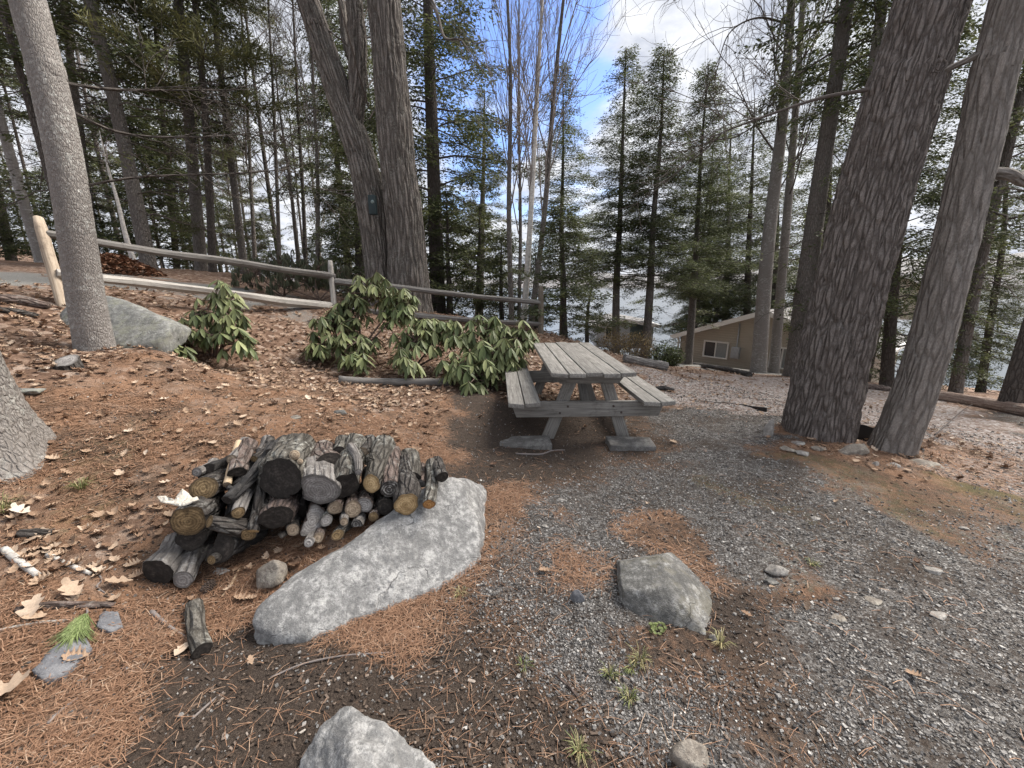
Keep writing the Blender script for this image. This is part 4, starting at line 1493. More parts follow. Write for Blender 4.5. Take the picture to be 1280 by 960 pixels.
stick([(645, 568), (675, 569), (690, 564), (706, 563)], [.008, .009, .007, .005], B_twigp, 'bent pale stick under the near end of the picnic table', 'stick')
stick([(24, 672), (45, 673), (66, 668)], [.02, .028, .015], LB['dark'], 'dark curl of bark on the needles', 'bark_piece', 'bark')
stick([(1165, 556), (1180, 540), (1200, 520), (1215, 508)], [.008, .006, .005, .003], B_twig, 'bare curved twig rising past the leaning trunk', 'twig', lift=14)
stick([(695, 845), (710, 860), (722, 874)], [.004, .006, .004], LB['red'], 'splintered brown twig on the gravel', 'twig')
stick([(0, 378), (30, 381), (62, 386)], [.05, .055, .04], LB['red'], 'broken brown rail lying on the leaves by the leaning post', 'broken_rail', 'rail')
stick([(0, 390), (25, 394), (48, 398)], [.03, .035, .025], LB['dark'], 'dark broken rail in the leaves below the brown one', 'broken_rail', 'rail')
stick([(424, 479), (470, 481), (520, 482), (566, 481)], [.055, .05, .055, .05], M_rail_wood, 'grey landscape timber edging the rhododendron bed', 'timber', 'timber', n=14)
stick([(780, 452), (805, 457), (833, 463)], [.09, .085, .10], LB['grey'], 'pale log edging the bed beside the clipped hedge', 'border_log', 'log', n=14)
stick([(842, 452), (880, 459), (936, 471)], [.07, .07, .07], LB['dark'], 'dark timber curb along the drive above the cabin', 'timber', 'timber', n=10)
stick([(1160, 498), (1200, 504), (1240, 511), (1300, 524)], [.105, .10, .10, .105], bark_mat('peeled_log_bark', (.14, .095, .075), (.29, .215, .175), (.42, .34, .29), 18, .12, .01, (.40, .36, .32), .5, .5), 'peeled reddish tan log marking the edge of the bank', 'fallen_log', 'log', n=18)
stick([(1060, 484), (1085, 486), (1110, 489)], [.06, .07, .06], LB['red'], 'brown log in the leaves behind the big pine', 'fallen_log', 'log', n=12)
stick([(690, 478), (700, 470), (720, 462)], [.02, .02, .015], LB['dark'], 'dark stick in the bed beside the table', 'stick')
stick([(820, 487), (830, 488), (842, 490)], [.03, .045, .03], LB['char'], 'dark lump of wood on the gravel past the table bench', 'wood_lump', 'wood')
# chunk in the foreground
a, b_ = G(245, 762), G(256, 822)
log(b_ + [0, 0, .028], a + [0, 0, .03], .036, .034, 'mossy', 'dark', 'single bark covered chunk lying apart from the woodpile', seed=41, group=None, squash=.8)
a = G(84, 459)
log(a + [0, 0, .05], a + [.004, .003, -.08], .085, .10, 'dark', 'grey', 'low sawn stump in the leaves near the leaning pale tree', name='tree_stump', group=None, cat='stump', seed=9)


# black plastic edging pieces
M_black = plain_mat('black_plastic', (.012, .012, .014), .35, .5)


def strip(pts, h0, h1, label):
    P = smooth_path([G(*q) for q in pts], 24)
    hh = np.interp(np.linspace(0, 1, 24), np.linspace(0, 1, len(h0)), h0)
    t, Nn, B = frames(P)
    side = np.cross(t, [0, 0, 1.])
    side /= np.linalg.norm(side, axis=1)[:, None]
    th = .004
    up = np.array([0, 0, 1.])
    ring = [P - side * th - up * .03, P + side * th - up * .03, P + side * th + up * hh[:, None], P - side * th + up * hh[:, None]]
    V = np.stack(ring, 1).reshape(-1, 3)
    i = np.arange(23)[:, None] * 4
    j = np.arange(4)[None]
    Q = np.stack([i + j, i + (j + 1) % 4, i + 4 + (j + 1) % 4, i + 4 + j], -1).reshape(-1, 4)
    Q = np.r_[Q, [[3, 2, 1, 0], [92, 93, 94, 95]]]
    c = P.mean(0)
    return tag(MB().add(V, Q).build('plastic_edging', M_black, origin=c, loc=c, smooth=False), label, 'edging')


strip([(862, 501), (895, 503), (930, 507), (958, 515)], [.004, .006, .008, .015, .06], 0, 'thin black plastic edging strip curling up before the big pine')
strip([(1058, 549), (1075, 550), (1096, 553)], [.16, .17, .14], 0, 'upright black plastic edging between the two large trunks')

# pine sprig, cone, single oak leaves, grass
M_green = leaf_mat('green_pine_needles', (.15, .21, .07), (.30, .36, .16), .2)
mb = MB()
g0, g1 = G(112, 774), G(98, 800)
for k in range(330):
    t = rng.random()
    p = g0 + (g1 - g0) * t + np.array([0, 0, .022])
    tgt = G(60 + 78 * rng.random(), 800 + 32 * rng.random()) if k % 3 else G(52 + 40 * rng.random(), 805 + 35 * rng.random())
    d = tgt - p
    d = d / np.linalg.norm(d) * (.05 + .055 * rng.random())
    e = p + d
    e[2] = max(e[2], float(hgt(e[0], e[1])) + .02)
    m_ = (p + e) / 2 + np.array([0, 0, .012])
    add_tube(mb, [p, m_, e], [.0011, .0011, .0005], 3, 0, (rng.random(), rng.random(), 0))
sp = mb.build('needles', M_green, None, (p0 := (g0 + g1) / 2))
rt = empty('pine_sprig', p0, 'fresh green pine sprig resting on the blue-grey slate', 'sprig')
sp.parent = rt
mb = MB()
add_tube(mb, [g0 + [-.05, .04, .012], g0 + [0, 0, .022], g1 + [0, 0, .026]], [.004, .004, .002], 6)
mb.build('stem', B_twigp, rt, p0)

mb = MB()
gc = G(262, 739)
for k in range(70):
    t = k / 70
    a = k * 2.4
    r0 = .018 * math.sin(math.pi * (.12 + .85 * t)) + .003
    p = np.array([math.cos(a) * r0, -.035 + .07 * t, math.sin(a) * r0])
    V, F = stone_tpl(k % 5)
    mb.add(V * np.array([.007, .003, .007]) + p, F, 0, None, (.3,) * 3)
tag(mb.build('pine_cone', plain_mat('cone_scales', (.075, .055, .045), .8), loc=gc + [0, 0, .02], smooth=False), 'small dark pine cone on the needles before the woodpile', 'pine cone')

for px, py, L, yaw, lab, tn in ((43, 770, .115, .35, 'large upright tan oak leaf resting on the brown stick', .82), (92, 746, .11, 1.2, 'tan lobed oak leaf lying just behind the brown stick', .72), (8, 872, .14, -.8, 'pale orange oak leaf at the edge beside the slate', .7), (28, 646, .095, 1.5, 'almost white leaf on the needles near the dark bark curl', 1.0), (150, 735, .10, 2.2, 'long curled tan leaf beside the hollow log', .66), (315, 832, .04, .8, 'small orange leaf fragment on dark soil', .55)):
    V, F = leaf_tpl(int(px), 3, .55, .45)
    g = G(px, py)
    c, s = math.cos(yaw), math.sin(yaw)
    V = V * L
    ti = .5 if L < .12 else .2
    V = np.c_[V[:, 0], V[:, 1] * math.cos(ti) - V[:, 2] * math.sin(ti), V[:, 1] * math.sin(ti) + V[:, 2] * math.cos(ti)]
    V = V @ rotz(yaw).T
    o = MB().add(V, F, 0, None, (tn, .5, .5)).build('oak_leaf', lm, loc=g + [0, 0, .03])
    tag(o, lab, 'leaf', 'large fallen oak leaves')

M_grass = leaf_mat('spring_grass', (.12, .16, .05), (.34, .30, .16), .25)


def tuft(px, py, n, h, label, dry=.4, spread=.04, name='grass_tuft', cat='grass tuft'):
    g = G(px, py)
    mb = MB()
    for k in range(n):
        a = rng.random() * 6.28
        b0 = np.array([math.cos(a), math.sin(a), 0]) * spread * rng.random() * .6
        hh = h * (.5 + .6 * rng.random())
        out = np.array([math.cos(a), math.sin(a), 0]) * hh * (.3 + .8 * rng.random())
        p1 = b0 + out * .45 + [0, 0, hh * .8]
        p2 = b0 + out * 1.2 + [0, 0, hh * (.35 + .6 * rng.random())]
        s = np.array([-math.sin(a), math.cos(a), 0]) * .0016
        mb.add(np.array([b0 - s, b0 + s, p1 - s, p1 + s, p2 - s * .2, p2 + s * .2]) - [0, 0, .004], [[0, 1, 3, 2], [2, 3, 5, 4]], 0, None, (1.0 if rng.random() < dry else rng.random() * .5, rng.random(), 0))
    tag(mb.build(name, M_grass, loc=g), label, cat, 'small grass tufts')


for q in [(103, 612, 60, .07, 'small green grass tuft in the needles beside the flared trunk', .35), (800, 828, 46, .05, 'straw coloured grass tuft below the angular rock', .8), (763, 846, 46, .04, 'green grass tuft on the gravel beside the straw coloured one', .3), (786, 878, 50, .04, 'low green grass tuft nearest the rounded pale cobble', .25), (790, 836, 36, .03, 'tiny green seedlings between two grass tufts', .1),
          (724, 945, 54, .05, 'mixed green and dry grass tuft at the bottom edge of view', .5), (900, 808, 40, .05, 'dry yellow grass tuft by the jagged shard', .9), (1015, 706, 34, .03, 'small green tuft beside the squarish pale stone', .3), (655, 835, 36, .03, 'small green tuft by the edge of the needle patch', .3), (6, 640, 60, .09, 'dry straw tuft by the edge of the flared trunk', .9), (575, 744, 30, .04, 'sparse tuft in needles beside the granite boulder', .6)]:
    tuft(*q)
# leafy little weed
g = G(822, 790)
mb = MB()
for k in range(26):
    a, rr = rng.random() * 6.28, .04 * rng.random() ** .5
    V, F = leaf_tpl(k, 1, .1, .3)
    mb.add(V * .02 @ rotz(a).T + [rr * math.cos(a), rr * math.sin(a), .01 + .012 * rng.random()], F, 0, None, (.1, rng.random(), 0))
tag(mb.build('weed', M_grass, loc=g), 'small leafy green weed at the foot of the angular rock', 'weed')


# ------------------------------------------------------------------ rhododendrons
M_rhodo = leaf_mat('rhododendron_leaf', (.07, .095, .035), (.205, .225, .10), .12, .52, .35, under=(.19, .19, .11))
M_rstem = plain_mat('rhododendron_stem', (.11, .075, .06), .8)


def rleaf():
    t = np.array([0, .06, .25, .5, .75, .93, 1.0])
    w = np.array([.03, .03, .10, .145, .125, .05, .005])
    dz = -.10 * t ** 2
    V = []
    for a, b_, z in zip(t, w, dz):
        V += [(-b_, a, z + b_ * .28), (0, a, z), (b_, a, z + b_ * .28)]
    F = []
    for k in range(6):
        F += [[3 * k, 3 * k + 1, 3 * k + 4, 3 * k + 3], [3 * k + 1, 3 * k + 2, 3 * k + 5, 3 * k + 4]]
    return np.array(V), np.array(F)


RL = rleaf()


def rhodo(name, base, blobs, label, leaf=.14, group='rhododendron shrubs below the fence', droop=(.4, 1.25), curl=.9, per=10, mat=None, n_ros=60):
    """blobs: list of (centre, radius) that the crown fills"""
    base = np.asarray(base, float)
    root = empty(name, base, label, 'shrub', group)
    st, fo = MB(), MB()
    tot = sum(b_[1] ** 2 for b_ in blobs)
    for c, rad in blobs:
        c = np.asarray(c, float)
        m = max(3, int(n_ros * rad ** 2 / tot))
        k = 0
        trunk_mid = base + (c - base) * .55 + np.array([rng.normal(0, .06), rng.normal(0, .06), .04])
        add_tube(st, smooth_path([base + rng.normal(0, .05, 3) * [1, 1, 0], trunk_mid, c], 8), np.linspace(.016, .009, 8), 6)
        while k < m:
            d = rng.normal(0, 1, 3)
            d /= np.linalg.norm(d)
            if d[2] < -.55:
                continue
            p = c + d * rad * (.45 + .7 * rng.random()) * np.array([1.1, .9, .9])
            if p[2] < float(hgt(p[0], p[1])) + .08:
                p[2] = float(hgt(p[0], p[1])) + .08 + .1 * rng.random()
            k += 1
            add_tube(st, smooth_path([c, (c + p) / 2 + rng.normal(0, .03, 3) - [0, 0, .04], p - [0, 0, .02], p + [0, 0, .015]], 7), np.linspace(.008, .004, 7), 5)
            nl = per + rng.integers(-2, 3)
            a0 = rng.random() * 6.28
            tilt = rng.normal(0, .2, 2) + d[:2] * .35
            ct = rng.random() * .8
            vit = rng.random()
            for q in range(nl):
                a = a0 + 6.28 * q / nl + rng.normal(0, .12)
                dr = droop[0] + (droop[1] - droop[0]) * rng.random()
                L = leaf * (.75 + .45 * rng.random())
                V = RL[0] * L
                V[:, 0] *= curl
                if curl < .8:
                    V[:, 2] *= 2
                # droop about x
                cd, sd_ = math.cos(-dr), math.sin(-dr)
                V = np.c_[V[:, 0], V[:, 1] * cd - V[:, 2] * sd_, V[:, 1] * sd_ + V[:, 2] * cd]
                V = V @ rotz(a).T
                V[:, 2] += V[:, 0] * tilt[0] * -.6 + V[:, 1] * tilt[1] * -.6
                fo.add(V + p, RL[1], 0, None, (np.clip(ct + .35 * rng.normal(), 0, 1), np.clip(.25 + .5 * vit * rng.random() + .3 * rng.random(), 0, 1), 0))
    st.build('stem', M_rstem, root, base)
    fo.build('foliage', mat or M_rhodo, root, base)


rhodo('rhododendron', G(265, 447), [(W(272, 370, 5.0), .20), (W(252, 392, 4.9), .19), (W(290, 400, 4.9), .19), (W(296, 430, 4.75), .18), (W(236, 420, 4.75), .13), (W(266, 420, 4.8), .14)], 'rhododendron standing alone beside the greenish boulder', n_ros=70, leaf=.165)
rhodo('rhododendron', G(210, 462), [(W(200, 452, 4.35), .13), (W(222, 455, 4.35), .11)], 'lowest small rhododendron lying on the leaves near the greenish boulder', n_ros=30, leaf=.155)
rhodo('rhododendron', G(440, 455), [(W(470, 366, 5.9), .34), (W(502, 375, 5.9), .24), (W(438, 385, 5.9), .24), (W(420, 405, 5.8), .30), (W(450, 425, 5.6), .24), (W(405, 430, 5.6), .22), (W(500, 392, 5.8), .24), (W(438, 452, 5.35), .18)], 'tallest rhododendron reaching over the rails beside the pale middle post', n_ros=175, leaf=.175)
rhodo('rhododendron', G(515, 462), [(W(520, 425, 5.5), .26), (W(548, 408, 5.7), .28), (W(505, 452, 5.2), .18), (W(575, 420, 5.6), .26)], 'spreading rhododendron in the middle of the bed behind the grey timber', n_ros=95, leaf=.175)
rhodo('rhododendron', G(605, 478), [(W(590, 470, 4.95), .26), (W(620, 440, 5.2), .30), (W(648, 425, 5.5), .28), (W(612, 410, 5.6), .24), (W(640, 460, 5.2), .22), (W(575, 455, 5.0), .2)], 'dense rhododendron crowding the bench end of the picnic table', n_ros=135, leaf=.175)
M_rhodo2 = leaf_mat('curled_rhododendron_leaf', (.06, .072, .04), (.14, .145, .085), .1, .5, .35)
for px, D, lab in ((352, 9.6, 'rhododendron with cold-curled leaves behind the fence, farther from the oak'), (400, 9.3, 'rhododendron with cold-curled leaves behind the fence, next to the oak trunk')):
    g = GX(px, D)
    rhodo('rhododendron', g, [(g + [-.5, 0, .55], .42), (g + [.4, .1, .6], .42), (g + [0, .1, .75], .42), (g + [-.9, .1, .35], .3), (g + [.8, .2, .35], .3)], lab, leaf=.15, droop=(.9, 1.4), curl=.35, n_ros=150, mat=M_rhodo2, group='cold-curled rhododendrons behind the fence')
# ------------------------------------------------------------------ houses
def siding_mat(name, c, pitch=.11):
    m, nt, b = new_mat(name)
    tc = nd(nt, 'TexCoord')
    sx = nd(nt, 'SeparateXYZ', {0: tc.outputs['Object']})
    fr = math_(nt, 'FRACT', math_(nt, 'DIVIDE', sx.outputs[2], pitch))
    n = noise_(nt, scaled(nt, tc.outputs['Object'], (1, 1, 6)), 3, 4)
    col = ramp(nt, n, [(.3, tuple(x * .88 for x in c)), (.7, c)])
    nt.links.new(col, b.inputs['Base Color'])
    b.inputs['Roughness'].default_value = .6
    bump(nt, b, fr, 1.0, .02)
    return m


M_beige = siding_mat('beige_siding', (.43, .405, .35))
M_blue = siding_mat('blue_grey_siding', (.42, .49, .56))
M_white = plain_mat('white_trim', (.72, .72, .70), .5, .4, .05)
M_roof = plain_mat('grey_shingles', (.17, .165, .165), .9, .2, .25, 30)
M_dkroof = plain_mat('brown_shingles', (.13, .115, .105), .9, .2, .25, 30)
M_glass = plain_mat('window_glass', (.035, .045, .055), .08, .6, .1)
M_curtain = plain_mat('curtained_glass', (.24, .27, .28), .15, .5, .1)
M_meter = plain_mat('grey_metal', (.34, .36, .38), .5, .5)
M_ddoor = plain_mat('dark_green_door', (.05, .075, .08), .5)


def prism(L, w, h0, h1, ov=0):
    """gable solid: x across gable from 0..w, y depth 0..L"""
    V = []
    for y in (0, L):
        V += [(0, y, -1.5), (w, y, -1.5), (w, y, h0), (w / 2, y, h1), (0, y, h0)]
    V = np.array(V, float)
    mb = MB()
    mb.add(V, [[0, 1, 6, 5], [1, 2, 7, 6], [4, 0, 5, 9], [2, 3, 8, 7], [3, 4, 9, 8]])
    mb.T.append(np.array([[0, 2, 1], [0, 3, 2], [0, 4, 3], [5, 6, 7], [5, 7, 8], [5, 8, 9]]))
    mb.tm.append(np.zeros(6, int))
    return mb


def slab_roof(L, w, h0, h1, ov, th, sgn):
    """one roof slope incl. overhang"""
    sl = (h1 - h0) / (w / 2)
    if sgn < 0:
        xs = (-ov, w / 2 + .01)
    else:
        xs = (w + ov, w / 2 - .01)
    zs_ = (h0 - sl * ov + .02, h1 + .02 + sl * .01)
    V = []
    for y in (-ov, L + ov):
        for x, z in zip(xs, zs_):
            V += [(x, y, z), (x, y, z + th)]
    V = np.array(V)
    return V, np.array([[0, 1, 3, 2], [4, 6, 7, 5], [0, 2, 6, 4], [1, 5, 7, 3], [0, 4, 5, 1], [2, 3, 7, 6]])


def add_window(root, x, z, w, h, loc, slider=True):
    fr = MB()
    t = .06
    for cx_, cz_, sx_, sz_ in ((x, z + h / 2, w + t * 2, t), (x, z - h / 2, w + t * 2, t), (x - w / 2 - t / 2, z, t, h - t), (x + w / 2 + t / 2, z, t, h - t), (x, z, t * .8, h - t)):
        add_box(fr, (cx_, -.025, cz_), (sx_, .06, sz_), 0, 0)
    o = fr.build('window', M_white, root, loc=(0, 0, 0), smooth=False)
    for s in (-1, 1):
        pn = MB()
        add_box(pn, (x + s * w / 4, -.006, z), (w / 2 - t * .5, .012, h - t), 0, 0)
        pn.build('pane', M_glass if s < 0 else M_curtain, o, smooth=False)


def house(name, base, ang, w, L, h0, h1, wall, roof, label, wins=(), extras=None, ov=.28):
    root = empty(name, base, label, 'house')
    root.rotation_euler = (0, 0, ang)
    prism(L, w, h0, h1).build('wall', wall, root, smooth=False)
    for s in (-1, 1):
        V, F = slab_roof(L, w, h0, h1, ov, .09, s)
        r_ = MB().add(V, F).build('roof', roof, root, smooth=False)
        # white rake board along the gable edge and a gutter at the eave
        V2 = V.copy()
        mb = MB()
        sl = V[:4]
        x0, z0, x1, z1 = sl[0][0], sl[0][2], sl[2][0], sl[2][2]
        q = np.array([(x0, -ov - .03, z0 - .11), (x0, -ov - .03, z0 + .10), (x1, -ov - .03, z1 - .11), (x1, -ov - .03, z1 + .10),
                      (x0, -ov - .002, z0 - .11), (x0, -ov - .002, z0 + .10), (x1, -ov - .002, z1 - .11), (x1, -ov - .002, z1 + .10)])
        mb.add(q, [[0, 1, 3, 2], [4, 6, 7, 5], [0, 2, 6, 4], [1, 5, 7, 3], [0, 4, 5, 1], [2, 3, 7, 6]])
        mb.build('rake_board', M_white, root, smooth=False)
        gt = MB()
        add_box(gt, (x0 + s * .07, L / 2, z0 + .02), (.12, L + 2 * ov, .12), .01, 1)
        g_ = gt.build('gutter', M_white, root, smooth=False)
    for wn_ in wins:
        add_window(root, *wn_, None)
    if extras:
        extras(root)
    return root


A, Bp = W(848, 452, 20.0), W(1010, 474, 16.0)
dAB = Bp - A


def cab_extra(root):
    ds = MB()
    add_tube(ds, [(-.12, -.12, -.05), (-.05, -.07, -.25), (-.05, -.07, -1.6)], [.045] * 3, 8)
    ds.build('downspout', M_white, root)
    mt = MB()
    add_box(mt, (2.62, -.10, -.55), (.34, .16, .5), .01)
    mt.build('meter_box', M_meter, root)
    vp = MB()
    add_tube(vp, [(2.62, -.05, -.3), (2.62, -.05, .75)], [.03, .03], 8)
    vp.build('conduit', M_meter, root)


zc = (A[2] + Bp[2]) / 2
house('cabin', (A[0], A[1], zc + 1.30), math.atan2(dAB[1], dAB[0]), 7.2, 7.0, 0, 1.28, M_beige, M_roof,
      'small beige sided cabin with white trim behind the slim grey trunks', [(1.72, -.52, 1.0, .72), (4.4, -.55, .8, .85)], cab_extra)
A2 = W(975, 470, 25)
house('house', (A2[0], A2[1], 1.2), math.atan2(dAB[1], dAB[0]) + .1, 6.0, 8.0, 0.0, 1.5, M_beige, M_dkroof, 'taller beige house mostly hidden behind the cabin and conifers', [(1.2, -1.0, 1.1, .9), (4.2, -1.0, 1.1, .9)])
A3 = W(745, 432, 27)


def cot_extra(root):
    dr = MB()
    add_box(dr, (2.6, -.03, -.65), (.85, .08, 1.75), .01, 2)
    dr.build('door', M_ddoor, root)


house('cottage', (A3[0], A3[1], -1.15), -.08, 3.7, 5, 0, .32, M_blue, M_roof, 'pale blue-grey cottage by the lake beyond the clipped hedge', [(1.0, -.55, .8, .8)], cot_extra)


# ------------------------------------------------------------------ hedges
M_hedge1 = leaf_mat('budding_hedge_leaf', (.16, .115, .06), (.26, .20, .085), .2)
M_hedge2 = leaf_mat('green_shrub_leaf', (.05, .075, .03), (.12, .14, .055), .15)


def leaf_cloud(mb, c, rad, n, size, tint=None, shell=.5, flat=0.0):
    d = rng.normal(0, 1, (n, 3))
    d /= np.linalg.norm(d, axis=1)[:, None]
    r = (shell + (1 - shell) * rng.random(n)) * (1 + .25 * (fbm(d * 2.2 + np.sum(c), 3, 3) - .5) * 2)
    p = np.asarray(c) + d * r[:, None] * np.asarray(rad)
    quads(mb, p, size * (.6 + .8 * rng.random(n)), None, tint)


def quads(mb, p, L, dirs=None, tint=None, wid=.45, mat=0, flat=.9):
    n = len(p)
    if dirs is None:
        dirs = rng.normal(0, 1, (n, 3))
    dirs = dirs / (np.linalg.norm(dirs, axis=1)[:, None] + 1e-9)
    up = rng.normal(0, flat, (n, 3)) + [0, 0, 1]
    s = np.cross(dirs, up)
    s /= np.linalg.norm(s, axis=1)[:, None] + 1e-9
    L = np.broadcast_to(np.asarray(L, float), (n,))[:, None]
    V = np.stack([p, p + dirs * L * .5 + s * L * wid * .5, p + dirs * L, p + dirs * L * .5 - s * L * wid * .5], 1).reshape(-1, 3)
    F = np.arange(4 * n).reshape(-1, 4)
    if tint is None:
        tint = np.c_[rng.random(n), rng.random(n), np.zeros(n)]
    mb.add(V, F, mat, None, np.repeat(tint, 4, axis=0))


def hedge(base, parts, n, size, mat, label, tw=True):
    base = np.asarray(base)
    fo, tg = MB(), MB()
    for c, rad in parts:
        leaf_cloud(fo, base + c, rad, n // len(parts), size)
        for k in range(40):
            a = rng.random() * 6.28
            e = base + np.array(c) + np.array([math.cos(a) * rad[0], math.sin(a) * rad[1], rad[2] * (rng.random() * 1.6 - .5)]) * (.6 + .5 * rng.random())
            add_tube(tg, [base + np.array([c[0] + rng.normal(0, rad[0] * .3), c[1], -.05]), (base + c + e) / 2, e], [.008, .006, .003], 4)
    root = empty('shrub', base, label, 'shrub')
    fo.build('foliage', mat, root, base)
    tg.build('twigs', B_twigp if tw else B_twig, root, base)


g = GX(783, 10.6)
hedge(g, [((-.35, 0, .33), (.5, .4, .4)), ((.25, 0, .34), (.5, .4, .4))], 5200, .04, M_hedge1, 'clipped yellowish brown hedge beyond the far end of the table')
g = GX(826, 10.8)
hedge(g, [((0, 0, .28), (.42, .35, .32)), ((.35, .1, .22), (.3, .3, .26))], 2600, .06, M_hedge2, 'low dark green shrub beside the clipped brownish hedge', False)

# leaf heap by the road
g = G(145, 340)
mb = MB()
for k in range(5):
    n = 260
    a, rr = rng.random(n) * 6.28, rng.random(n) ** .6
    px_, py_ = g[0] + rr * np.cos(a) * 1.0, g[1] + rr * np.sin(a) * .7
    pz = hgt(px_, py_) + .42 * (1 - rr ** 1.5) * (.7 + .3 * rng.random(n))
    V, F, T = place(leaf_tpl(k, 3, .4, .5), px_, py_, pz, (.09 + .06 * rng.random(n))[:, None], rng.random(n) * 6.28, rng.normal(0, .5, n), tint=np.c_[rng.beta(2, 3, n), rng.random(n), rng.random(n)])
    mb.add(V, F, 0, None, T)
tag(mb.build('leaf_pile', tint_mat('orange_leaves', [(0, (.12, .06, .035)), (.5, (.26, .135, .08)), (1, (.42, .27, .18))]), origin=g, loc=g), 'heap of orange brown raked leaves across the gravel road', 'leaf pile')


# ------------------------------------------------------------------ trees
def ridge(bc, sx, sz, seed, w=.13):
    n = fbm(bc * np.array([sx, sx, sz]), 3, seed)
    return np.exp(-((n - .5) / w) ** 2)


def pine_disp(amp, sx=11, sz=3.0, seed=1):
    def f(bc, rr):
        return -amp * ridge(bc, sx, sz, seed, .07) - amp * .5 * ridge(bc, sx * 2, sz * 2, seed + 3, .07) + amp * .5 * (fbm(bc * 30, 2, seed) - .5)
    return f


def trunk_mesh(mb, path, rad, n, disp=None, flare=0.0, flare_h=.5, lobes=5, seed=0, k=60):
    P = smooth_path(path, k)
    s = np.linspace(0, 1, k)
    rad = np.interp(s, np.linspace(0, 1, len(rad)), rad)
    Ls = np.r_[0, np.cumsum(np.linalg.norm(np.diff(P, axis=0), axis=1))]
    fl = np.exp(-Ls / flare_h)

    def dd(bc, rr):
        a = np.arctan2(bc[..., 1], bc[..., 0])
        o = rr * fl[:, None] * flare * (.35 + .65 * (.5 + .5 * np.cos(lobes * a + seed)) * (.6 + .8 * fbm(np.stack([np.cos(a) * 1.5, np.sin(a) * 1.5, a * 0 + seed], -1), 2, seed)))
        o = o + rr * .12 * (fbm(bc * np.array([5, 5, 1.2]) + seed, 3, seed) - .5)
        if disp:
            o = o + disp(bc, rr)
        return o
    add_tube(mb, P, rad, n, 0, (.5,) * 3, disp=dd, cap1=True)


def up_path(base, p2, Hm, bend=.0, seed=0, n=5):
    """trunk centre line from base through the direction of p2 to total rise Hm"""
    d = p2 - base
    d = d / d[2]
    r = np.random.default_rng(seed)
    t = np.linspace(0, 1, n)
    P = base + d * (t * Hm)[:, None]
    P[:, :2] += (r.random((n, 2)) - .5) * bend * np.minimum(t * 4, 1)[:, None]
    P[0] -= d * .25
    return P


def second(base, px, py):
    """point on the sight line (px,py) at the same world distance north as base"""
    u, v = (px - CX) / FPX, (CY - py) / FPX
    D = base[1] / (cP + v * sP)
    return W(px, py, D)


# crown variants (shared by copies) --------------------------------------------
M_hem = leaf_mat('hemlock_needles', (.045, .06, .028), (.13, .145, .062), .35, .6, .3)
M_hem2 = leaf_mat('olive_pine_needles', (.06, .068, .028), (.15, .148, .062), .3, .6, .3)
M_thin = leaf_mat('sparse_conifer_needles', (.058, .074, .034), (.145, .168, .075), .38, .6, .3)


def conifer_crown(name, H, hb, Rr, nb, seed, leaf=.10, wid=.4, dens=1.0, droop=.25, rise=.15, mat=None, tufts=False, dead=8, flatten=.8, twg=None, sg=.045, Lmin=.45):
    r = np.random.default_rng(seed)
    mb = MB()
    for i in range(nb + dead):
        isdead = i >= nb
        if isdead:
            z = hb * (.25 + .75 * r.random())
            L = Rr * (.25 + .4 * r.random())
        else:
            f = (i + r.random()) / nb
            z = hb + (H - hb) * f ** .9
            L = (Rr * (1 - f) ** .75 * (Lmin + (1.12 - Lmin) * r.random()) + .12)
            if r.random() < .12:
                L *= .4
        az = i * 2.399 + r.normal(0, .4)
        ca, sa = math.cos(az), math.sin(az)
        ts = np.linspace(0, 1, 6)
        dr = droop * (.6 + .8 * r.random())
        rs = rise + r.normal(0, .2) - (.25 if isdead else 0)
        P = np.stack([L * ts * ca, L * ts * sa, z + L * (rs * ts - dr * ts ** 2)], 1)
        P[1:, 2] += r.normal(0, .03 * L, 5)
        P[1:, :2] += r.normal(0, .03 * L, (5, 2))
        rb = max(.006, .011 * L)
        add_tube(mb, P, np.linspace(rb, .003, 6), 4, 1, cap1=False)
        nt_ = max(5, int(L * 10))
        for q in range(nt_):
            t = .15 + .85 * (q + r.random()) / nt_
            p = np.array([np.interp(t, ts, P[:, k]) for k in range(3)])
            side = -1 if q % 2 else 1
            a2 = az + side * (.75 + .35 * r.random()) * (1 - .4 * t)
            l = L * .42 * (1.1 - t) * (.6 + .7 * r.random()) + .10
            e = p + np.array([math.cos(a2) * l, math.sin(a2) * l, -l * dr * (.5 + r.random()) + l * .08])
            add_tube(mb, [p, (p + e) / 2 + [0, 0, .02 * l], e], [.004, .003, .0015], 3, 1, cap1=False)
            if isdead and r.random() < .8:
                continue
            m = max(4, int(l / leaf * 8.5 * dens))
            tt = r.random(m)
            c = p + (e - p) * tt[:, None] + r.normal(0, sg, (m, 3)) - np.array([0, 0, .5]) * np.abs(r.normal(0, sg, (m, 1)))
            if tufts:
                dd = r.normal(0, 1, (m, 3)) + (e - p) / l * .9 + [0, 0, .35]
            else:
                sd = np.where(r.random(m) < .5, -1, 1)
                base = np.array([math.cos(a2), math.sin(a2), -.12])
                perp = np.array([-math.sin(a2), math.cos(a2), -.1])
                dd = base * (.5 + .5 * r.random(m))[:, None] + perp * (sd * (.5 + .6 * r.random(m)))[:, None] + np.array([0, 0, 1]) * r.normal(-.2, .28, m)[:, None]
            clump = np.clip(.5 + .35 * r.normal() + .2 * r.normal(0, 1, m), 0, 1)
            vit = np.clip(.45 + .25 * r.normal() + .15 * r.normal(0, 1, m), 0, 1)
            global rng
            quads(mb, c, leaf * (.6 + .8 * r.random(m)), dd, np.c_[clump, vit, clump * 0], wid, 0, flatten)
    o = mb.build(name, [mat or M_hem, twg or B_twig])
    COL.objects.unlink(o)
    me = o.data
    bpy.data.objects.remove(o)
    return me


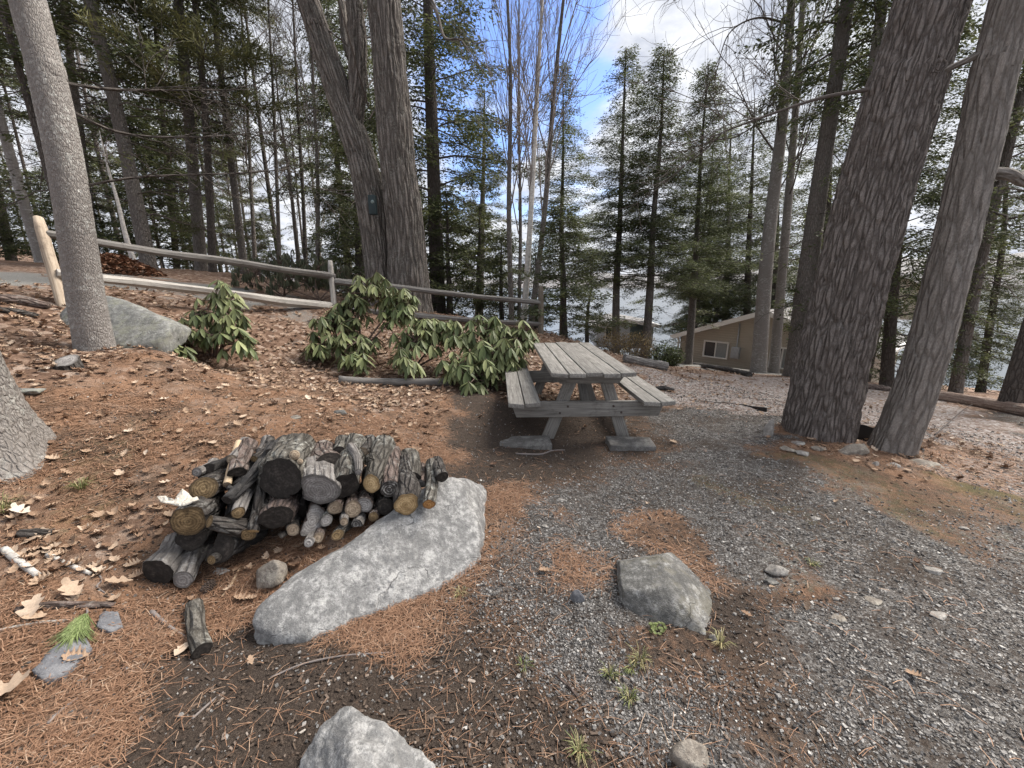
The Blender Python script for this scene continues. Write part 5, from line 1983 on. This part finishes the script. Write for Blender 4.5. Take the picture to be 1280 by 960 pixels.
def bare_crown(name, H, hb, spread, seed, n1=22, up=1.1, twg=None, r0=.03, order=3, dens=1.0):
    r = np.random.default_rng(seed)
    mb = MB()

    def br(p, d, L, rad, lev):
        k = 5
        P = [p]
        dd = d.copy()
        for _ in range(k):
            dd = dd + r.normal(0, .13, 3) + np.array([0, 0, .05 * up])
            dd /= np.linalg.norm(dd)
            P.append(P[-1] + dd * L / k)
        P = np.array(P)
        add_tube(mb, P, np.linspace(rad, max(rad * .3, .0022), k + 1), 4 if lev < 2 else 3, 0, cap1=False)
        if lev < order:
            nn = int((4 + 5 * r.random()) * dens) if lev < order - 1 else int((3 + 4 * r.random()) * dens)
            for _ in range(nn):
                t = .2 + .78 * r.random()
                q = np.array([np.interp(t, np.linspace(0, 1, k + 1), P[:, a]) for a in range(3)])
                side = r.normal(0, 1, 3)
                nd_ = dd * .9 + side * .55 + np.array([0, 0, .2 * up])
                nd_ /= np.linalg.norm(nd_)
                br(q, nd_, L * (.35 + .3 * r.random()), max(rad * .45, .0025), lev + 1)
    for i in range(n1):
        f = (i + r.random()) / n1
        z = hb + (H - hb) * f
        az = i * 2.4 + r.normal(0, .5)
        d = np.array([math.cos(az) * spread, math.sin(az) * spread, up])
        d /= np.linalg.norm(d)
        br(np.array([0, 0, z]), d, (H - hb) * .38 * (1 - .65 * f) * (.7 + .5 * r.random()), r0 * (1 - .7 * f), 1)
    o = mb.build(name, [twg or B_twig])
    COL.objects.unlink(o)
    me = o.data
    bpy.data.objects.remove(o)
    return me


CR = {
    'hem0': conifer_crown('crown', 12, 1.6, 2.3, 120, 1, leaf=.075, wid=.36, dens=.62, sg=.06),
    'hem1': conifer_crown('crown', 12, 3.0, 2.0, 96, 2, leaf=.075, wid=.36, dens=.6, dead=20, sg=.055),
    'hem2': conifer_crown('crown', 12, 0.8, 2.4, 140, 3, leaf=.075, wid=.36, dens=.72, sg=.06, droop=.35),
    'high': conifer_crown('crown', 14, 6.0, 2.2, 70, 4, dens=.55, dead=34, sg=.05),
    'top': conifer_crown('crown', 8, .3, 2.0, 46, 14, dens=.45, dead=0),
    'pine': conifer_crown('crown', 12, 3.0, 1.9, 76, 5, leaf=.15, wid=.10, dens=2.4, droop=-.05, rise=.15, mat=M_hem2, tufts=True, dead=14),
    'thin0': conifer_crown('crown', 10, 2.7, 1.7, 170, 6, leaf=.065, wid=.3, dens=.85, droop=.16, rise=.14, mat=M_thin, dead=8, twg=B_twigp, sg=.05, Lmin=.25),
    'thin1': conifer_crown('crown', 10, 2.7, 1.75, 180, 7, leaf=.066, wid=.32, dens=1.05, droop=.2, rise=.14, mat=M_thin, dead=8, sg=.055, Lmin=.25),
    'sap': conifer_crown('crown', 3.0, .25, .95, 60, 8, leaf=.055, wid=.4, dens=1.3, droop=.15, rise=.2),
    'sap1': conifer_crown('crown', 4.5, .5, 1.25, 50, 9, leaf=.085, wid=.42, dens=.8, droop=.25, rise=.2),
    'bare0': bare_crown('crown', 12, 3.0, .45, 11, 22, 1.2, B_twigp, .028),
    'bare1': bare_crown('crown', 12, 4.0, .6, 12, 18, .9, B_twig, .03),
    'bare2': bare_crown('crown', 12, 2.5, .8, 13, 24, .7, B_twig, .022, dens=.8),
}
CH = {'hem0': 12, 'hem1': 12, 'hem2': 12, 'high': 14, 'top': 8, 'pine': 12, 'thin0': 10, 'thin1': 10, 'sap': 3, 'sap1': 4.5, 'bare0': 12, 'bare1': 12, 'bare2': 12}


def tree(name, label, px, D, top, H, w, bark, crown, group=None, csx=1.0, seed=0, flare=.35, spin=None, hi=False, bend=.12, wpx=True, taper=.10):
    """tree standing at column px, depth D, leaning towards picture point `top`; w = seen base width in px"""
    base = GX(px, D)
    p2 = second(base, *top) if top else base + np.array([0, 0, 5.0])
    th = math.atan((px - CX) / FPX)
    r0 = (w / 2 / FPX * D * math.cos(th)) if wpx else w
    P = up_path(base, p2, H, bend, seed)
    root = empty(name, base, label, 'tree', group)
    mb = MB()
    trunk_mesh(mb, P, [r0, r0 * (1 - .25 * (1 - taper)), r0 * (1 - .5 * (1 - taper)), r0 * (1 - .75 * (1 - taper)), r0 * taper], 20 if not hi else 40, None, flare, .25, 5, seed, 40)
    mb.build('trunk', bark, root, base)
    if crown:
        o = bpy.data.objects.new('crown', CR[crown])
        COL.objects.link(o)
        o.parent = root
        d = Vector(P[-1] - P[1]).normalized()
        q = Vector((0, 0, 1)).rotation_difference(d) @ Quaternion((0, 0, 1), spin if spin is not None else random.random() * 6.28)
        o.rotation_mode = 'QUATERNION'
        o.rotation_quaternion = q
        s = H / CH[crown]
        o.scale = (s * csx, s * csx, s)
    return root


# --- the big trees close by
def big_tree(name, label, stems, bark, disp, n=150, k=220, crown=None, cH=9, flare=.4, flare_h=.4, limbs=(), cs=1.0, lobes=5, seed=0, limb_bark=None):
    base = np.asarray(stems[0][0][0], float)
    root = empty(name, base, label, 'tree')
    mb = MB()
    for i, (path, rad, *ex) in enumerate(stems):
        path = np.asarray(path, float).copy()
        if i == 0 or (ex and ex[0]):
            path[0] = path[0] - (path[1] - path[0]) / np.linalg.norm(path[1] - path[0]) * .3
        trunk_mesh(mb, path, rad, n, disp, flare if (i == 0 or (ex and ex[0])) else 0, flare_h, lobes, seed + i, k)
    mb.build('trunk', bark, root, base)
    for path, rad in limbs:
        lb = MB()
        P = smooth_path(path, 30)
        add_tube(lb, P, np.interp(np.linspace(0, 1, 30), np.linspace(0, 1, len(rad)), rad), 10, 0, cap1=True, disp=lambda bc, rr: rr * .3 * (fbm(bc * 12, 3, 8) - .5))
        r = np.random.default_rng(int(abs(P[3][0]) * 1000) % 9973)
        if rad[-1] < .02 and limb_bark is not None or rad[-1] < .01:
            def tw(p, d, L, rd, lev):
                Q = [p]
                for _ in range(5):
                    d = d + r.normal(0, .16, 3)
                    d /= np.linalg.norm(d)
                    Q.append(Q[-1] + d * L / 5)
                add_tube(lb, Q, np.linspace(rd, .0022, 6), 4, 0, cap1=False)
                if lev < 3:
                    for _ in range(4 if lev < 2 else 3):
                        t = r.integers(1, 5)
                        tw(Q[t], d + r.normal(0, .55, 3), L * (.45 + .25 * r.random()), rd * .6, lev + 1)
            for q in range(6):
                t = 10 + int(19 * (q + r.random()) / 6)
                t = min(t, 28)
                d = (P[t + 1] - P[t]) / np.linalg.norm(P[t + 1] - P[t])
                tw(P[t], d * .8 + r.normal(0, .5, 3), .5 + .5 * r.random(), .006, 1)
        lb.build('limb', limb_bark or bark, root, base)
    if crown:
        for ci, (path, rad, *ex) in enumerate(stems):
            if len(ex) > 1 and ex[1] is False:
                continue
            o = bpy.data.objects.new('crown', CR[crown])
            COL.objects.link(o)
            o.parent = root
            t = np.asarray(path[-1], float)
            o.location = t - base - np.array([0, 0, cH])
            o.scale = (cs, cs, cs)
            o.rotation_euler = (0, 0, ci * 2 + seed)
    return root


def stem(base, pts, ext, rad):
    """base point, list of picture points on the stem, extra continuation in metres"""
    P = [base]
    for px, py in pts:
        P.append(second(base, px, py))
    d = P[-1] - P[-2]
    d = d / np.linalg.norm(d)
    P.append(P[-1] + d * ext)
    return np.array(P)


def rp(w, px, D):
    return w / 2 / FPX * D * math.cos(math.atan((px - CX) / FPX))


# big pine with plated bark
b0 = W(1019, 548, 4.32)
b0[2] = float(hgt(b0[0], b0[1]))
P = stem(b0, [(1052, 400), (1090, 250), (1130, 110), (1164, 0)], 6, None)
big_tree('pine_tree', 'massive dark pine trunk with deeply plated bark leaning beside the gravel', [(P, [.325, .305, .295, .285, .27, .14])], B_pine, pine_disp(.02, 15, 2.4, 4), n=260, k=520, crown='top', cH=2.0, flare=.36, flare_h=.2, lobes=6, seed=3,
         limbs=[(np.array([second(b0, 1085, 112), second(b0, 1030, 118) + [0, .1, 0], second(b0, 950, 140) + [0, .3, 0], second(b0, 915, 150) + [0, .5, 0]]), [.018, .013, .008, .004])], limb_bark=B_twig)
# leaning grey-brown trunk
b1_ = W(1112, 572, 3.95)
b1_[2] = float(hgt(b1_[0], b1_[1]))
P = stem(b1_, [(1150, 470), (1187, 330), (1218, 200), (1245, 80), (1266, 0)], 5, None)
lp = [second(b1_, 1226, 215), second(b1_, 1243, 222) - [0, .1, 0], second(b1_, 1256, 232) - [0, .12, 0], second(b1_, 1268, 226) - [0, .05, 0], second(b1_, 1300, 212) + [0, .1, 0]]
lp2 = [second(b1_, 1238, 62), second(b1_, 1215, 72) + [0, .1, 0], second(b1_, 1192, 80) + [0, .2, 0], second(b1_, 1150, 84) + [0, .5, 0]]
big_tree('leaning_tree', 'leaning grey-brown trunk with a hooked limb, next to the massive pine', [(P, [.185, .16, .152, .148, .142, .136, .08])], B_red, pine_disp(.009, 16, 2.2, 9), n=150, k=320, crown='bare1', cH=8.0, flare=.3, flare_h=.3, seed=6,
         limbs=[(np.array(lp), [.05, .045, .035, .03, .025]), (np.array(lp2), [.03, .025, .02, .016])])
# pale leaning tree at the boulder
b2 = W(121, 440, 3.9)
b2[2] = float(hgt(b2[0], b2[1]))
P = stem(b2, [(108, 375), (85, 220), (58, 90), (34, 0)], 5, None)
big_tree('leaning_tree', 'slender pale grey trunk leaning in front of the greenish boulder', [(P, [.155, .135, .125, .12, .115, .06])], B_grey, pine_disp(.0025, 40, 14, 12), n=90, k=260, crown='top', cH=2.0, flare=.3, flare_h=.15, seed=2, cs=.9,
         limbs=[(np.array([second(b2, 72, 130), second(b2, 110, 150) + [0, .3, 0], second(b2, 180, 140) + [0, .6, 0], second(b2, 240, 110) + [0, 1, 0]]), [.014, .011, .008, .004]),
                (np.array([second(b2, 62, 100), second(b2, 90, 90) + [0, .3, 0], second(b2, 150, 70) + [0, .6, 0], second(b2, 215, 40) + [0, 1, 0]]), [.016, .012, .008, .004]),
                (np.array([second(b2, 90, 235), second(b2, 140, 210) + [0, .3, 0], second(b2, 230, 185) + [0, .8, 0], second(b2, 290, 160) + [0, 1.2, 0]]), [.012, .01, .007, .004])], limb_bark=B_dark)
# flared trunk at the edge of the view
b3 = W(-42, 560, 2.35)
b3[2] = float(hgt(b3[0], b3[1]))
P = np.array([b3, b3 + [-.03, .0, .5], b3 + [-.10, .02, 1.4], b3 + [-.3, .05, 3.5], b3 + [-.8, .1, 9]])
big_tree('flared_tree', 'thick grey trunk with a flared mossy root, only its edge in view', [(P, [.30, .255, .235, .225, .12])], bark_mat('flaky_grey_bark', (.10, .09, .08), (.22, .20, .185), (.34, .315, .295), 60, .35, .010, (.42, .42, .39), .5, .25), pine_disp(.008, 24, 14, 15), n=170, k=320, crown='top', cH=2.0, flare=1.3, flare_h=.2, lobes=4, seed=1)
# twin oak behind the fence
b4 = GX(512, 9.0)
S2 = stem(b4, [(508, 300), (497, 200), (487, 80), (480, 0)], 5, None)
b5 = GX(480, 9.2)
S1 = stem(b5, [(472, 310), (455, 210), (428, 130), (398, 40), (384, 0)], 5, None)
fk = second(b5, 440, 165)
S3 = np.array([fk, second(b5, 447, 110), second(b5, 446, 40), second(b5, 440, -40), second(b5, 435, -200)])
lo = [second(b4, 520, -40), second(b4, 548, 25) - [0, .3, 0], second(b4, 560, 62) - [0, .4, 0], second(b4, 578, 68) - [0, .5, 0], second(b4, 592, 86) - [0, .6, 0]]
big_tree('oak_tree', 'large furrowed oak with forked stems standing behind the rail fence', [(S2, [.47, .40, .37, .33, .31, .16]), (S1, [.36, .32, .30, .27, .235, .22, .12], True), (S3, [.20, .19, .18, .16, .1], False)], B_oak, pine_disp(.03, 9, 1.3, 20), n=150, k=260, crown='bare2', cH=7.0, flare=.35, flare_h=.5, seed=5, cs=.9,
         limbs=[(np.array(lo), [.05, .035, .022, .014, .006]), (np.array([second(b5, 447, 90), second(b5, 425, 40) + [0, .3, 0], second(b5, 414, -20) + [0, .5, 0]]), [.10, .09, .08])])
# small dark green box between the oak stems
p = second(b4, 477, 262)
mb = MB()
add_box(mb, p + np.array([-.02, -.50, 0]), (.14, .13, .36), .012, 2)
o = mb.build('birdhouse', plain_mat('dark_green_paint', (.014, .028, .032), .6), origin=p, loc=p)
tag(o, 'small dark green box hung between the oak stems', 'birdhouse')
mb = MB()
for zz_, rr_ in ((.05, .035),):
    add_tube(mb, [p + np.array([.0, -.566, zz_]), p + np.array([.0, -.572, zz_])], [rr_, rr_ * .9], 14)
mb.build('pale_mark', plain_mat('pale_green_mark', (.14, .18, .18), .5), o, p)

# --- woods beyond the fence, trunk by trunk
WG = 'woodland trees beyond the fence and road'
for nm, lab, px, D, top, H, w, bk, cr, csx in [
    ('hemlock_tree', 'stout dark hemlock trunk rising behind the raked leaf heap', 187, 11, (112, 0), 17, 22, B_mid, 'hem1', 1.1),
    ('pine_tree', 'pale leaning trunk close behind the split cedar post', 52, 12, (0, 130), 15, 17, B_grey, 'high', .9),
    ('pine_tree', 'thin dark leaning trunk just behind the slender pale tree', 92, 10, (4, 25), 16, 12, B_dark, 'high', .9),
    ('pine_tree', 'straight grey trunk, thicker of two close together past the leaf heap', 252, 13, (226, 0), 18, 17, B_mid, 'high', 1.1),
    ('pine_tree', 'straight dark trunk, thinner of two close together past the leaf heap', 266, 12.4, (246, 0), 17, 11, B_dark, 'pine', 1.0),
    ('hemlock_tree', 'slim dark trunk between the stout hemlock and the straight pair', 222, 16, (196, 40), 16, 9, B_dark, 'hem1', 1.0),
    ('hemlock_tree', 'slim leafless-bottomed conifer with a tilted stem past the straight pair', 306, 13.5, (272, 50), 15, 11, B_mid, 'hem1', .85),
    ('sapling_tree', 'thin straight bare sapling nearest the straight pair of trunks', 320, 15, (303, 60), 12, 6, B_mid, 'bare2', .8),
    ('sapling_tree', 'thin bare sapling in the gap before the oak', 350, 14, (340, 60), 11, 6, B_mid, 'bare2', .8),
    ('sapling_tree', 'pair-mate thin bare sapling closest to the oak stems', 383, 14.6, (368, 60), 12, 6, B_dark, 'bare2', .8),
    ('sapling_tree', 'upright bare sapling seen against sky just before the oak fork', 396, 13.2, (391, 40), 13, 6, B_mid, 'bare0', .7),
    ('snag_tree', 'pale broken leaning snag in front of the stout hemlock', 172, 10.2, (150, 260), 3.2, 9, B_birch, None, 1),
    ('hemlock_tree', 'dense feathery hemlock directly behind the oak', 548, 12, (535, 0), 15, 20, B_dark, 'hem2', 1.0),
    ('hemlock_tree', 'shaggy hemlock seen between the oak stems and the bare saplings', 452, 14, (440, 0), 14, 16, B_dark, 'hem0', .95),
    ('hemlock_tree', 'bushy hemlock overhanging the road behind the slender pale tree', 120, 14, (80, 0), 15, 16, B_mid, 'hem1', .95),
    ('hemlock_tree', 'dark hemlock at the far end of the road beyond the cedar post', 15, 15, (-40, 60), 15, 16, B_dark, 'high', 1.0),
]:
    tree(nm, lab, px, D, top, H, w, bk, cr, WG, csx, seed=int(px * 7 + D))

r = np.random.default_rng(44)
for k in range(30):
    px = -60 + 600 * (k + r.random()) / 30
    D = 17 + 17 * r.random()
    cr = ['hem1', 'high', 'bare0', 'pine', 'bare2', 'bare1', 'high', 'bare0'][k % 8]
    tree('forest_tree', 'slim trunk deep in the woods far beyond the road', px, D, None, 11 + 6 * r.random(), .07 + .07 * r.random(), [B_dark, B_mid][k % 2], cr, 'slim trunks deep in the woods', .85, seed=k, wpx=False)
for k in range(18):
    px = -20 + 590 * (k + r.random()) / 18
    D = 12.5 + 9 * r.random()
    tree('hemlock_sapling', 'low dark hemlock sapling in the shade of the woods', px, D, None, 2.6 + 2.2 * r.random(), .03, B_dark, ['sap', 'sap1'][k % 2], 'hemlock saplings filling the woods', 1.25, seed=k + 60, wpx=False)

# --- the middle: lakeside trees
for nm, lab, px, D, top, H, w, bk, cr, csx in [
    ('white_pine', 'distant olive white pine with tiered branches between oak and birches', 598, 22, (606, 130), 11.8, 12, B_mid, 'pine', 1.15),
    ('larch_tree', 'wispy thin conifer just past the pale birch stem', 702, 17, (703, 120), 10.6, 8, B_dark, 'thin0', 1.25),
    ('larch_tree', 'wispy conifer with a slim brown trunk behind the clipped hedge', 770, 13.5, (780, 90), 9.0, 11, B_mid, 'thin0', 1.25),
    ('larch_tree', 'dark stemmed pointed conifer beside the low green shrub', 806, 12.8, (831, 90), 8.6, 12, B_mid, 'thin1', 1.25),
    ('hemlock_tree', 'olive green pointed conifer nearest the cabin gutter', 860, 14.5, (884, 125), 9.3, 11, B_mid, 'thin1', 1.3),
    ('birch_tree', 'pale straight birch stem rising at the end of the rails', 654, 9.6, (668, 130), 9.5, 8, B_birch, 'bare0', .7),
    ('bare_tree', 'dark bare stem just before the pale birch', 640, 10.2, (634, 0), 11, 7, B_mid, 'bare0', .75),
    ('bare_tree', 'thin bare stem fanning away right behind the pale birch', 662, 10.4, (708, 0), 11, 8, B_mid, 'bare0', .75),
    ('bare_tree', 'thinnest bare stem crossing close to the pale birch', 648, 11.0, (650, 40), 10, 5, B_mid, 'bare0', .7),
    ('hemlock_tree', 'full hemlock beyond the cabin roof, seen between the two slim grey trunks', 962, 23.5, (978, 100), 15, 12, B_dark, 'hem0', 1.25),
    ('hemlock_tree', 'far broad hemlock past the cabin gutter, by the water', 905, 27.0, (915, 150), 15, 11, B_dark, 'hem2', 1.2),
    ('fir_sapling', 'bushy young evergreen just behind the rhododendrons and last post', 706, 9.0, (702, 300), 2.8, 8, B_dark, 'sap', 1.25),
    ('hemlock_sapling', 'dark low hemlock under the white pine beyond the rails', 600, 12.5, None, 3.6, 9, B_dark, 'sap1', 1.2),
    ('hemlock_sapling', 'dark spreading hemlock sapling just past the oak base', 562, 11.6, None, 3.4, 9, B_dark, 'sap1', 1.25),
    ('hemlock_sapling', 'small hemlock between the pale birch and the oak, low by the rails', 628, 11.3, None, 2.6, 7, B_dark, 'sap', 1.3),
    ('hemlock_sapling', 'slender young hemlock at the far corner of the table', 735, 10.8, (738, 330), 2.3, 6, B_dark, 'sap1', .9),
    ('hemlock_sapling', 'low hemlock sapling behind the last fence post', 668, 11.8, None, 2.6, 7, B_dark, 'sap1', 1.1),
    ('lakeside_tree', 'slim dark trunk standing at the cabin corner by the water', 862, 20.5, (880, 300), 9, 10, B_dark, 'thin1', 1.0),
    ('lakeside_tree', 'pale slim trunk tilted over the cabin roof against the lake', 884, 21.5, (903, 330), 9, 9, B_grey, 'hem1', .7),
    ('hemlock_tree', 'hemlock with dark boughs sweeping over the cabin roof', 930, 21.5, (940, 200), 12.5, 12, B_dark, 'hem2', 1.35),
    ('hemlock_tree', 'dense hemlock behind the cabin gutter corner', 880, 23.0, (888, 250), 12.0, 9, B_dark, 'hem2', 1.25),
]:
    tree(nm, lab, px, D, top, H, w, bk, cr, None, csx, seed=int(px * 3 + D))

# --- slim trunks in front of the cabin and conifers to the east
for nm, lab, px, D, top, H, w, bk, cr, csx in [
    ('slim_tree', 'tall slim grey trunk in front of the cabin wall', 948, 12.6, (990, 0), 15, 21, B_grey, 'bare1', .8),
    ('slim_tree', 'thinner grey trunk close beside the tall slim one at the cabin', 967, 13.0, (1003, 0), 15, 14, B_grey, 'bare1', .7),
    ('slim_tree', 'tall brownish trunk between cabin and massive pine', 992, 11, (1060, 0), 16, 28, B_mid, 'high', .8),
    ('slim_tree', 'grey trunk mostly hidden behind the massive pine', 1036, 10.6, (1105, 0), 15, 22, B_grey, 'high', .8),
    ('hemlock_tree', 'shaggy hemlock in the gap between the massive pine and leaning trunk', 1108, 9.8, (1140, 150), 11, 19, B_dark, 'hem2', .85),
    ('hemlock_tree', 'greyish trunk with mossy boughs behind the leaning trunk', 1194, 9.0, (1262, 180), 12, 19, B_mid, 'hem1', .9),
    ('hemlock_tree', 'green hemlock low on the bank past the peeled log', 1225, 11.5, (1260, 200), 8, 14, B_dark, 'hem2', .9),
    ('hemlock_tree', 'dark hemlock above the cabin between slim trunks', 1022, 14.5, (1045, 60), 13, 16, B_dark, 'hem0', .8),
    ('hemlock_tree', 'far hemlock on the bank seen under the leaning trunk', 1165, 14.0, None, 7.5, 12, B_dark, 'hem2', .9),
    ('dark_tree', 'thick dark trunk at the edge of view behind the peeled log', 1262, 6.6, (1300, 380), 12, 40, B_dark, 'high', .8),
    ('hemlock_tree', 'low hemlock by the water at the edge of view', 1320, 12.0, None, 6.5, 12, B_dark, 'hem2', 1.0),
    ('hemlock_sapling', 'young hemlock at the foot of the bank behind the massive pine', 1085, 12.0, None, 3.0, 7, B_dark, 'sap1', 1.1),
]:
    tree(nm, lab, px, D, top, H, w, bk, cr, None, csx, seed=int(px * 3 + D))

# long bare limbs reaching over the lake from the slim trunks
rt = [o for o in bpy.data.objects if o.get('label', '').startswith('tall slim grey trunk')][0]
bs = np.array(rt.location[:])
for path, rad in [
    ([(989, 12), (972, 30), (958, 60), (947, 95), (938, 130)], [.045, .03, .02, .014, .006]),
    ([(990, 0), (960, -8), (900, -2), (840, 10), (770, 22)], [.04, .03, .02, .012, .005]),
    ([(968, 150), (940, 160), (905, 180), (870, 185), (830, 178)], [.03, .022, .016, .01, .005]),
    ([(986, 30), (940, 30), (900, 55), (880, 100), (866, 150)], [.03, .022, .016, .01, .004]),
]:
    lb = MB()
    P = smooth_path([second(bs, *q) - np.array([0, .25 * i, 0]) for i, q in enumerate(path)], 26)
    add_tube(lb, P, np.interp(np.linspace(0, 1, 26), np.linspace(0, 1, 5), rad), 7)
    r = np.random.default_rng(len(path) + int(path[1][0]))

    def tw(p, d, L, rd, lev):
        Q = [p]
        for _ in range(5):
            d = d + r.normal(0, .15, 3) + [0, 0, -.02]
            d /= np.linalg.norm(d)
            Q.append(Q[-1] + d * L / 5)
        add_tube(lb, Q, np.linspace(rd, .003, 6), 4, 0, cap1=False)
        if lev < 3:
            for _ in range(4):
                tw(Q[r.integers(1, 6)], d + r.normal(0, .5, 3), L * (.45 + .25 * r.random()), rd * .6, lev + 1)
    for q in range(9):
        t = min(24, 6 + int(19 * (q + r.random()) / 9))
        d = (P[t + 1] - P[t]) / np.linalg.norm(P[t + 1] - P[t])
        tw(P[t], d * .9 + r.normal(0, .45, 3), 1.1 + .8 * r.random(), .009, 1)
    lb.build('limb', B_twig, rt, bs)
